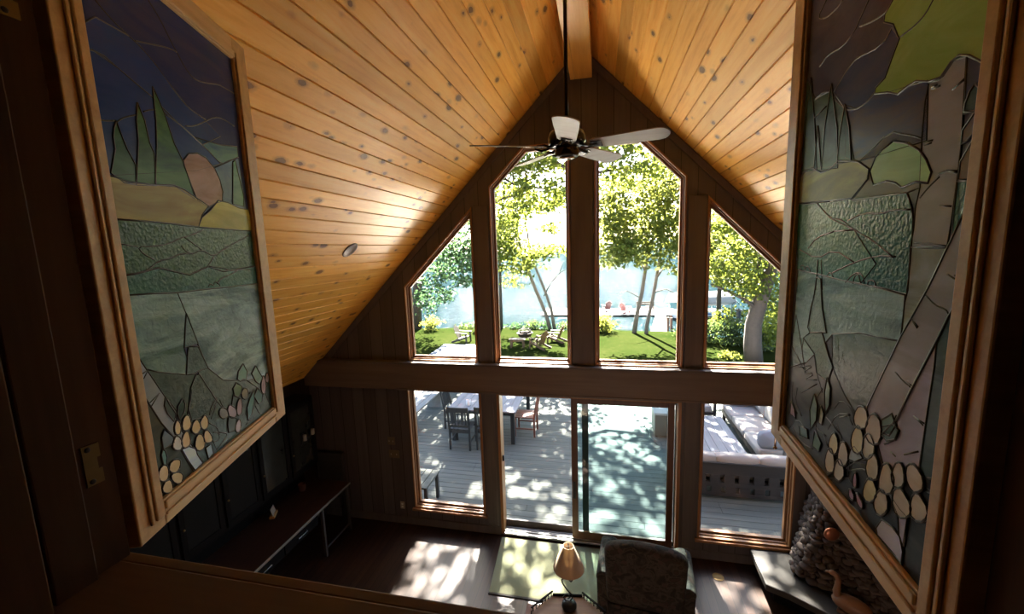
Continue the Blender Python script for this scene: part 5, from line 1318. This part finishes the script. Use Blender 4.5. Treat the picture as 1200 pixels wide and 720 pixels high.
for k in range(3): m_.box(-.75, .75, -.2+k*.14, -.08+k*.14, .42, .46)
m_.build('seat', ced, db)
MB().box(-.75, .75, .27, .30, .60, .72).box(-.75, .75, .27, .30, .78, .90).box(-.70, -.64, .24, .27, 0, .9).box(.64, .70, .24, .27, 0, .9).build('backrest', ced, db)
for x in (-.66, .66): MB().box(x-.04, x+.04, -.18, .20, 0, .4195).build('leg', ced, db)
# boat lift
bl = thing('boat_lift', 'boat lift with a long white canopy standing in the water right of the dock', 'boat lift', (8.0, 30.2, -2.5))
cp = NT('canopy_cloth'); d1 = cp.n('BsdfDiffuse'); d1.inputs[0].default_value = (.4, .4, .39, 1); d2 = cp.n('BsdfTranslucent'); d2.inputs[0].default_value = (.5, .5, .48, 1); mx_ = cp.n('MixShader'); mx_.inputs[0].default_value = .5
cp.l(d1.outputs[0], mx_.inputs[1]); cp.l(d2.outputs[0], mx_.inputs[2]); cp.l(mx_.outputs[0], cp.out.inputs[0])
m_ = MB(); prof = []
for k in range(13):
    a = PI*k/12; prof.append((1.35*math.cos(a), 1.75+.95*math.sin(a)**.9))
nb = []
for (yy, s_) in ((-2.3, .90), (-2.2, 1.0), (2.2, 1.0), (2.6, .72)):
    nb.append([(p[0]*s_, yy, 1.75+(p[1]-1.75)*s_) for p in prof])
o_ = len(prof); m_.add([p for r_ in nb for p in r_], [(k*o_+i, k*o_+i+1, (k+1)*o_+i+1, (k+1)*o_+i) for k in range(3) for i in range(o_-1)])
m_.xf(Matrix.Rotation(math.radians(-72), 4, 'Z'))
cn = m_.build('canopy', cp.mat, bl, smooth=True); sm = cn.modifiers.new('thickness', 'SOLIDIFY'); sm.thickness = .02
rz4 = Matrix.Rotation(math.radians(-72), 4, 'Z')
for x in (-1.25, 1.25):
    for yy in (-1.9, 1.9): MB().tube([(x, yy, -1.2), (x, yy, 1.80)], .05, 8).xf(rz4).build('post', M['alu'], bl)
for x in (-1.25, 1.25): MB().bar((x, -2.1, .55), (x, 2.1, .55), .08, .12).xf(rz4).build('rail', M['alu'], bl)
bt = thing('motor_boat', 'white motor boat with a blue stripe under the lift canopy', 'boat', (8.0, 30.2, -2.15), math.radians(-72))
m_ = MB(); sec = []
for yy, w_, kz in ((-1.9, .85, .0), (-.6, .95, -.05), (.8, .85, 0), (1.7, .45, .15), (2.15, .03, .35)):
    sec.append([(-w_, yy, .85), (-w_*.92, yy, .45), (0, yy, kz+.05), (w_*.92, yy, .45), (w_, yy, .85)])
m_.add([p for s_ in sec for p in s_], [(k*5+i, k*5+i+1, (k+1)*5+i+1, (k+1)*5+i) for k in range(4) for i in range(4)] + [(0, 1, 2, 3, 4)] + [(k*5, (k+1)*5, (k+1)*5+4, k*5+4) for k in range(4)])
m_.build('hull', M['white'], bt, smooth=False)
MB().bar((.86, -1.8, .66), (.93, .6, .66), .04, .12).bar((-.86, -1.8, .66), (-.93, .6, .66), .04, .12).build('stripe', plain('blue_stripe', (.06, .16, .32), .4), bt)
MB().prism([(-.5, .852), (.5, .852), (.42, 1.25), (-.42, 1.25)], 1, -.1, -.06).build('windshield', M['screen'], bt)
# bird feeder hung on a shepherd hook
fd = thing('bird_feeder', 'black bird feeder hanging from a tall crook pole by the shore', 'bird feeder', (6.75, 17.3, LZ))
MB().tube([(0, 0, 0), (0, 0, 1.9), (.06, 0, 2.05), (.18, 0, 2.10), (.30, 0, 2.03), (.32, 0, 1.93)], .014, 8).build('pole', M['black'], fd, smooth=True)
MB().lathe([(.001, 1.76), (.20, 1.66), (.20, 1.64), (.001, 1.65)], 16, c=(.32, 0, 0)).build('roof', M['black'], fd)
MB().lathe([(.001, 1.10), (.11, 1.10), (.11, 1.64), (.001, 1.64)], 14, c=(.32, 0, 0)).lathe([(.001, 1.08), (.2, 1.08), (.2, 1.10), (.001, 1.0995)], 14, c=(.32, 0, 0)).build('seed_tube', plain('feeder_dark', (.03, .04, .06), .4), fd)
MB().tube([(.32, 0, 1.76), (.32, 0, 1.94)], .005, 6).build('hanger', M['black'], fd)

# ------------------------------------------------------------------ trees and shrubs
DENS = 1.4
SIZE = 1.3
def leaves(name, blobs, mat, parent, seed, flat=.75, spray=9):
    """every leaf a folded four-point blade, set in small flattish sprays inside the crown's masses"""
    rg = np.random.default_rng(seed); P, S_ = [], []
    for (x, y, z, rx, ry, rz, n, s) in blobs:
        n = int(n*DENS); m = max(1, n//spray)
        d = rg.normal(size=(m, 3)); d /= np.linalg.norm(d, axis=1)[:, None]
        c = d*(rg.random((m, 1))**.45)*np.array([rx, ry, rz])+np.array([x, y, z])
        c = np.repeat(c, spray, 0); c = c+rg.normal(size=c.shape)*np.array([1.0, 1.0, .32])*s*1.35
        P.append(c); S_.append(np.full(len(c), s*SIZE))
    P = np.vstack(P); S_ = np.concatenate(S_)*rg.uniform(.7, 1.25, len(P)); N = len(P)
    up = rg.normal(size=(N, 3))*np.array([.8, .8, .35])+np.array([0, 0, flat]); up /= np.linalg.norm(up, axis=1)[:, None]
    t = rg.normal(size=(N, 3)); t -= up*(t*up).sum(1)[:, None]; t /= np.linalg.norm(t, axis=1)[:, None]
    b_ = np.cross(up, t)
    L = S_[:, None]
    V = np.stack([P, P+t*L*.5+b_*L*.38+up*L*.09, P+t*L*1.0-up*L*.12, P+t*L*.5-b_*L*.38+up*L*.09], 1).reshape(-1, 3)
    me = bpy.data.meshes.new(name); me.vertices.add(4*N); me.vertices.foreach_set('co', V.ravel())
    idx = np.arange(N)*4; tri = np.stack([idx, idx+1, idx+2, idx, idx+2, idx+3], 1).ravel()
    me.loops.add(6*N); me.loops.foreach_set('vertex_index', tri.astype(np.int32))
    me.polygons.add(2*N); me.polygons.foreach_set('loop_start', np.arange(2*N, dtype=np.int32)*3)
    try: me.polygons.foreach_set('loop_total', np.full(2*N, 3, dtype=np.int32))
    except Exception: pass
    me.materials.append(mat); me.update(calc_edges=True); me.validate()
    o = bpy.data.objects.new(name, me); COL.objects.link(o); o.parent = parent; return o
def tree(label, base, limbs, blobs, lm, bm_, seed, group='trees by the lake', flat=.75):
    r = thing('tree', label, 'tree', base, 0, group)
    bx, by, bz = base
    mb = MB()
    for pts, r0, r1 in limbs:
        n = len(pts); rad = [r0+(r1-r0)*k/(n-1) for k in range(n)]
        mb.tube([(p[0]-bx, p[1]-by, p[2]-bz) for p in pts], rad, 10)
    mb.build('trunk', bm_, r, smooth=True)
    leaves('foliage', [(b[0]-bx, b[1]-by, b[2]-bz)+tuple(b[3:]) for b in blobs], lm, r, seed, flat)
    return r
A = [(-8.2,17,3.9,1.3,1.4,.9,380,.16),(-6.6,16.4,3.7,.9,1.2,.8,300,.15),(-7.23,17.00,4.53,1.06,1.60,1.34,500,.16),(-9.27,18.00,2.94,.92,1.60,1.13,420,.16),(-6.84,16.00,2.68,.83,1.40,.65,240,.15),(-10.21,18.00,1.18,.73,1.30,1.15,330,.15),(-8.57,17.00,1.65,.69,1.30,.59,150,.14),(-12.12,20.00,3.89,1.13,2.00,2.25,400,.18),(-6.11,16.00,6.04,1.13,2.00,1.13,400,.16),(-10,19.5,8,2,2,1.8,500,.2)]
OAK = [(-3.16,11.00,7.14,.87,1.60,.87,420,.15),(-1.81,11.00,7.36,.98,1.60,.65,420,.15),(-2.77,11.50,6.13,1.10,1.50,.55,430,.14),(-1.34,11.00,6.32,.72,1.30,.59,260,.14),(-3.81,12.00,5.26,.72,1.30,.65,300,.14),(-1.98,12.00,5.67,.63,1.00,.25,90,.13),(.47,10.50,7.39,.86,1.40,.61,300,.15),(1.18,11.00,6.68,1.01,1.30,.44,330,.14),(2.29,11.50,7.15,.80,1.50,.57,260,.15),(-4.58,11.00,6.58,1.02,2.00,1.36,400,.16),(.87,11.00,8.06,1.41,2.00,.78,400,.16),
       (-3,12.5,10,2.5,1.8,1.5,760,.18),(1.5,12.5,10.5,2.5,1.8,1.4,560,.18),(4.5,12,9.5,1.8,1.8,1.5,420,.18),(-6.5,12,10,2,2,2,520,.18),(-4.6,12,9.2,1.8,1.6,1.0,620,.17),(-3.6,12.6,12.6,2.0,1.6,1.2,900,.17),(-1.2,12.6,13.0,1.8,1.6,1.2,640,.17),(.8,12.6,12.6,1.8,1.6,1.2,700,.17),(-3.2,13.5,6.1,1.3,1.2,.7,260,.15),(-1.9,13,4.9,.8,1,.25,80,.14),(-1.5,12,5.95,.75,1,.3,170,.14)]
C_ = [(-4.9,18.5,5.2,1.2,1.4,1.0,380,.17),(-4.3,19.5,2.9,1.4,1.2,.5,240,.16),(-5.41,19.00,3.72,1.03,1.60,.93,380,.17),(-3.69,19.00,3.77,1.32,1.50,.61,360,.17),(-2.6,19.00,4.0,.95,1.00,.45,230,.16),(-5.26,20.00,2.09,.86,1.20,.75,120,.15),(-5.50,18.00,4.48,.69,1.40,.98,260,.16),(-4.5,18.5,15.2,2.6,2.2,1.6,420,.2),(-1.5,18.5,16,2.4,2.0,1.6,300,.2)]
D_ = [(2.05,18.00,5.25,1.74,2.00,1.37,900,.17),(3.62,18.50,6.42,1.19,2.00,1.83,800,.17),(.94,18.00,4.85,1.11,1.80,1.30,480,.17),(4.09,18.50,4.15,.92,1.80,1.11,420,.17),(1.59,17.50,3.55,1.18,1.50,.54,280,.16),(2.74,18.00,3.05,.83,1.40,.46,120,.15),(.58,17.50,3.13,.64,1.20,.37,90,.15),(4.04,18.00,2.80,.64,1.20,.46,90,.15),(2.78,17.00,7.14,1.45,1.80,1.03,500,.17),(2.0,17.5,14.8,2.4,2.2,1.5,360,.2),(4.2,18,15,2.2,2,1.6,300,.2)]
F_ = [(6.2,19.5,3.6,.9,1.4,1.0,380,.18),(7.9,20.5,2.4,.9,1.4,1.0,300,.18),(6.82,20.00,4.30,.96,2.00,1.63,560,.20),(6.87,20.50,2.60,.89,1.60,.79,260,.18),(6.72,19.00,5.64,.91,2.00,.91,380,.20),(7.5,21,8,1.8,1.6,1.5,350,.2)]
G_ = [(5.3,13,3.3,.7,1.2,.7,320,.13),(6.2,13.2,2.2,.6,1,.5,220,.13),(5.79,13.00,3.87,.76,1.50,.82,520,.14),(6.79,13.50,2.97,.84,1.60,.99,520,.14),(5.60,13.00,2.50,.70,1.30,.49,300,.13),(5.00,12.50,4.73,.74,1.40,.54,300,.14),(6.85,14.50,1.79,.53,1.20,.75,200,.13),(7.58,14.00,1.66,.58,1.60,1.45,420,.14),(7.61,14.50,.08,.45,1.20,.60,200,.13),(6.5,13,7.5,2.2,2.2,2,620,.18)]
tree('dark leaning tree at the left edge of the shore seen through the upper left window', (-11.95, 20, -1.05), [([(-11.95,20,-1.05),(-11.83,20,1.05),(-11.53,20,2.75),(-11.23,20,4.42),(-10.73,20,6.58)], .36, .2), ([(-11.3,19.8,2.9),(-10.18,19,3.86),(-9.01,19,4.61),(-7.71,19,5.08)], .12, .03), ([(-11.2,20,4.4),(-9.8,19,6.6),(-8.5,18.5,8.4)], .14, .04)], A, M['leaf_dark'], M['bark'], 11)
tree('big maple whose branches hang across the top of the tall windows', (-8.6, 9.6, -1.0), [([(-8.6,9.6,-1.0),(-8.5,9.6,2),(-8.2,9.8,5),(-7.4,10.2,8),(-6.2,11,10)], .34, .14), ([(-8.25,9.8,4.8),(-6.4,10.8,6.6),(-5.32,11.3,8.01),(-4.1,11.3,7.32),(-3.24,11.3,6.7),(-1.87,11.3,6.39),(-.94,11.3,6.72)], .11, .018), ([(-8.3,9.8,4.2),(-6.3,11,5.1),(-4.77,11.5,5.63),(-3.66,11.5,6.18),(-2.59,11.5,6.32),(-1.39,11.5,6.38)], .08, .015), ([(-7.4,10.2,8),(-4,11,9),(-.6,11,6.78),(.57,11,6.88),(1.48,11,6.96),(2.52,11,7.19)], .1, .015), ([(-6.2,11,10),(-2,12,10.4),(2,12.3,10.6),(4.8,12,9.6)], .12, .03)], OAK, M['leaf'], M['bark'], 12)
tree('slender upright trunk left of the fire pit at the shore', (-6.13, 20.3, -1.05), [([(-6.13,20.3,-1.05),(-6.1,20.3,1.2),(-6.07,20.3,3.71),(-6.0,20.2,6.5)], .11, .05)], [(-6.1,19.6,4.8,.8,1.2,.9,220,.16),(-6,20,7,1.4,1.4,1.4,260,.18)], M['leaf'], M['bark'], 13)
tree('pair of thin trunks leaning left over the water behind the fire pit', (-2.8, 20.2, -1.05), [([(-2.92,20.2,-1.05),(-3.2,20.3,0),(-3.8,20.3,1.5),(-4.61,20.3,3.67),(-4.89,20.3,5.27),(-4.9,19.5,9),(-4.5,18.6,15)], .13, .05), ([(-2.66,20.3,-1.05),(-2.85,20.4,.2),(-3.16,20.4,1.22),(-4.08,20.4,3.65),(-4.3,20.3,5.5)], .12, .05), ([(-3.3,20.3,1.1),(-2.8,20.3,2.0),(-2.2,20.3,2.6),(-1.6,20.3,2.9)], .035, .01), ([(-2.3,20.3,2.5),(-2.0,20.2,3.3)], .015, .006)], C_, M['leaf'], M['bark_pale'], 14)
D_ += [(1.2,18,7.0,1.2,1.6,1.1,420,.17),(.4,17.8,6.2,.7,1.4,.8,200,.16),(.75,17.6,5.9,1.1,1.5,1.2,420,.17),(1.1,17.2,3.9,1.2,1.4,.8,380,.16),(3.9,18.2,5.2,1.2,1.6,1.2,460,.17),(2.4,17.8,3.9,1.6,1.4,.7,420,.16)]
tree('left of two pale leaning birch trunks in front of the dock', (2.12, 19.3, -1.03), [([(2.12,19.3,-1.03),(2.3,19.4,.2),(2.55,19.4,1.4),(2.75,19.4,3.0),(3.1,19.4,4.43),(3.2,19,8),(2.6,18,14.5)], .14, .05), ([(2.75,19.4,2.6),(1.9,18.8,3.8),(1.2,18.3,4.9)], .05, .015), ([(2.4,19.4,1.1),(1.7,19.2,1.5),(1.1,19,1.3)], .03, .01)], D_[:3]+D_[4:7]+D_[9:10]+D_[11:15], M['leaf_yel'], M['bark_pale'], 15)
tree('right of two pale leaning birch trunks in front of the dock', (2.78, 19.1, -1.03), [([(2.78,19.1,-1.03),(2.82,19.2,-.5),(3.12,19.2,1.05),(3.42,19.2,2.99),(3.57,19.2,4.41),(3.9,18.8,8),(4.2,18.2,14.8)], .12, .05), ([(3.3,19.2,2.2),(3.9,18.9,3.2),(4.3,18.7,4.2)], .05, .015), ([(3.15,19.2,1.4),(3.8,19,1.6),(4.6,19,1.2)], .035, .012)], [D_[3], D_[7], D_[8], D_[10], D_[15], D_[16], (3.62,18.50,6.42,1.19,2.00,1.83,500,.17)], M['leaf_yel'], M['bark_pale'], 16)
tree('thin straight trunk standing before the boat lift', (7.18, 20.6, -1.2), [([(7.0,20.6,-1.2),(6.98,20.6,1.1),(7.1,20.6,3.2),(7.3,20.8,7)], .15, .07)], F_, M['leaf_yel'], M['bark'], 17)
tree('thick forked grey trunk beside the right shutter', (6.55, 13.4, -1.02), [([(6.55,13.4,-1.02),(6.47,13.4,-.07),(6.47,13.4,.66),(6.66,13.4,1.56),(6.93,13.4,2.62),(7.12,13.4,3.66),(7.28,13.4,4.84),(7,13.2,7)], .36, .2), ([(6.6,13.3,1.3),(6.0,13.3,1.75),(5.34,13.3,2.11),(4.73,13.3,2.37)], .09, .03), ([(6.70,13.4,1.6),(6.48,13.4,2.63),(6.58,13.4,3.33),(6.74,13.4,3.84),(6.3,13.2,5.5)], .09, .04)], G_, M['leaf'], M['bark'], 18)
for k, (x, y, z, rx, ry, rz, n, lab, mt) in enumerate([
    (-6.6, 20.5, -.9, .5, .4, .28, 200, 'low leafy plant at the shore by the slender trunk', 'leaf_dark'), (-5.2, 20.5, -.88, .5, .4, .3, 220, 'low leafy plant at the shore behind the yard table', 'leaf_dark'),
    (-4.1, 20.4, -.8, .45, .4, .36, 240, 'leafy shore plant behind the fire pit', 'leaf_grey'), (-3.3, 20.5, -.85, .4, .35, .3, 180, 'small leafy plant at the foot of the leaning pair', 'leaf_dark'), (-2.0, 20.6, -.9, .45, .4, .3, 200, 'leafy shore plant right of the leaning pair', 'leaf_grey'),
    (-8.6, 20.6, -.92, .7, .4, .25, 240, 'low shore plants beyond the weathered chairs', 'leaf_grey'), (-10.6, 19.5, -.6, .6, .6, .55, 300, 'yellow green bush at the foot of the dark leaning tree', 'leaf_yel'),
    (.35, 19.6, -.55, .72, .6, .55, 520, 'round bright green bush at the shore right of the central post', 'leaf_yel'), (-.6, 19.8, -.6, .6, .6, .5, 340, 'round green bush hidden partly by the central post', 'leaf'),
    (5.7, 17.2, -.45, .75, .8, .65, 560, 'dark rounded shrub at the foot of the thin straight trunk', 'leaf_grey'), (6.6, 16.6, -.35, .6, .7, .75, 520, 'pale leaved shrub left of the thick forked trunk', 'leaf_grey'), (7.6, 15.6, -.35, .6, .7, .75, 480, 'pale leaved shrub right of the thick forked trunk', 'leaf_grey'), (7.0, 18.6, -.1, 1.0, .8, .8, 520, 'tall shrub behind the bird feeder', 'leaf'), (4.6, 18.4, -.75, .6, .5, .35, 240, 'low shrub at the shore end of the dock', 'leaf_grey'), (8.7, 16.8, .2, .9, .9, 1.2, 620, 'tall bush by the right end of the lawn', 'leaf'),
    (5.75, 13.9, -.86, .35, .35, .2, 130, 'low hosta clump on the lawn left of the thick trunk', 'leaf_yel')]):
    r = thing('shrub', lab, 'shrub', (x, y, -1.0), 0, 'shore shrubs')
    mb = MB(); rr = random.Random(k)
    for q in range(6):
        a = rr.uniform(0, 6.28); mb.tube([(0, 0, -.05), (rx*.3*math.cos(a), ry*.3*math.sin(a), (z+1)*.5), (rx*.6*math.cos(a), ry*.6*math.sin(a), z+1+rz*.3)], [.018, .012, .005], 6)
    mb.build('stems', M['bark'], r)
    leaves('foliage', [(0, 0, z+1, rx, ry, rz, n, .12 if n > 250 else .1)], M[mt], r, 40+k, .3)
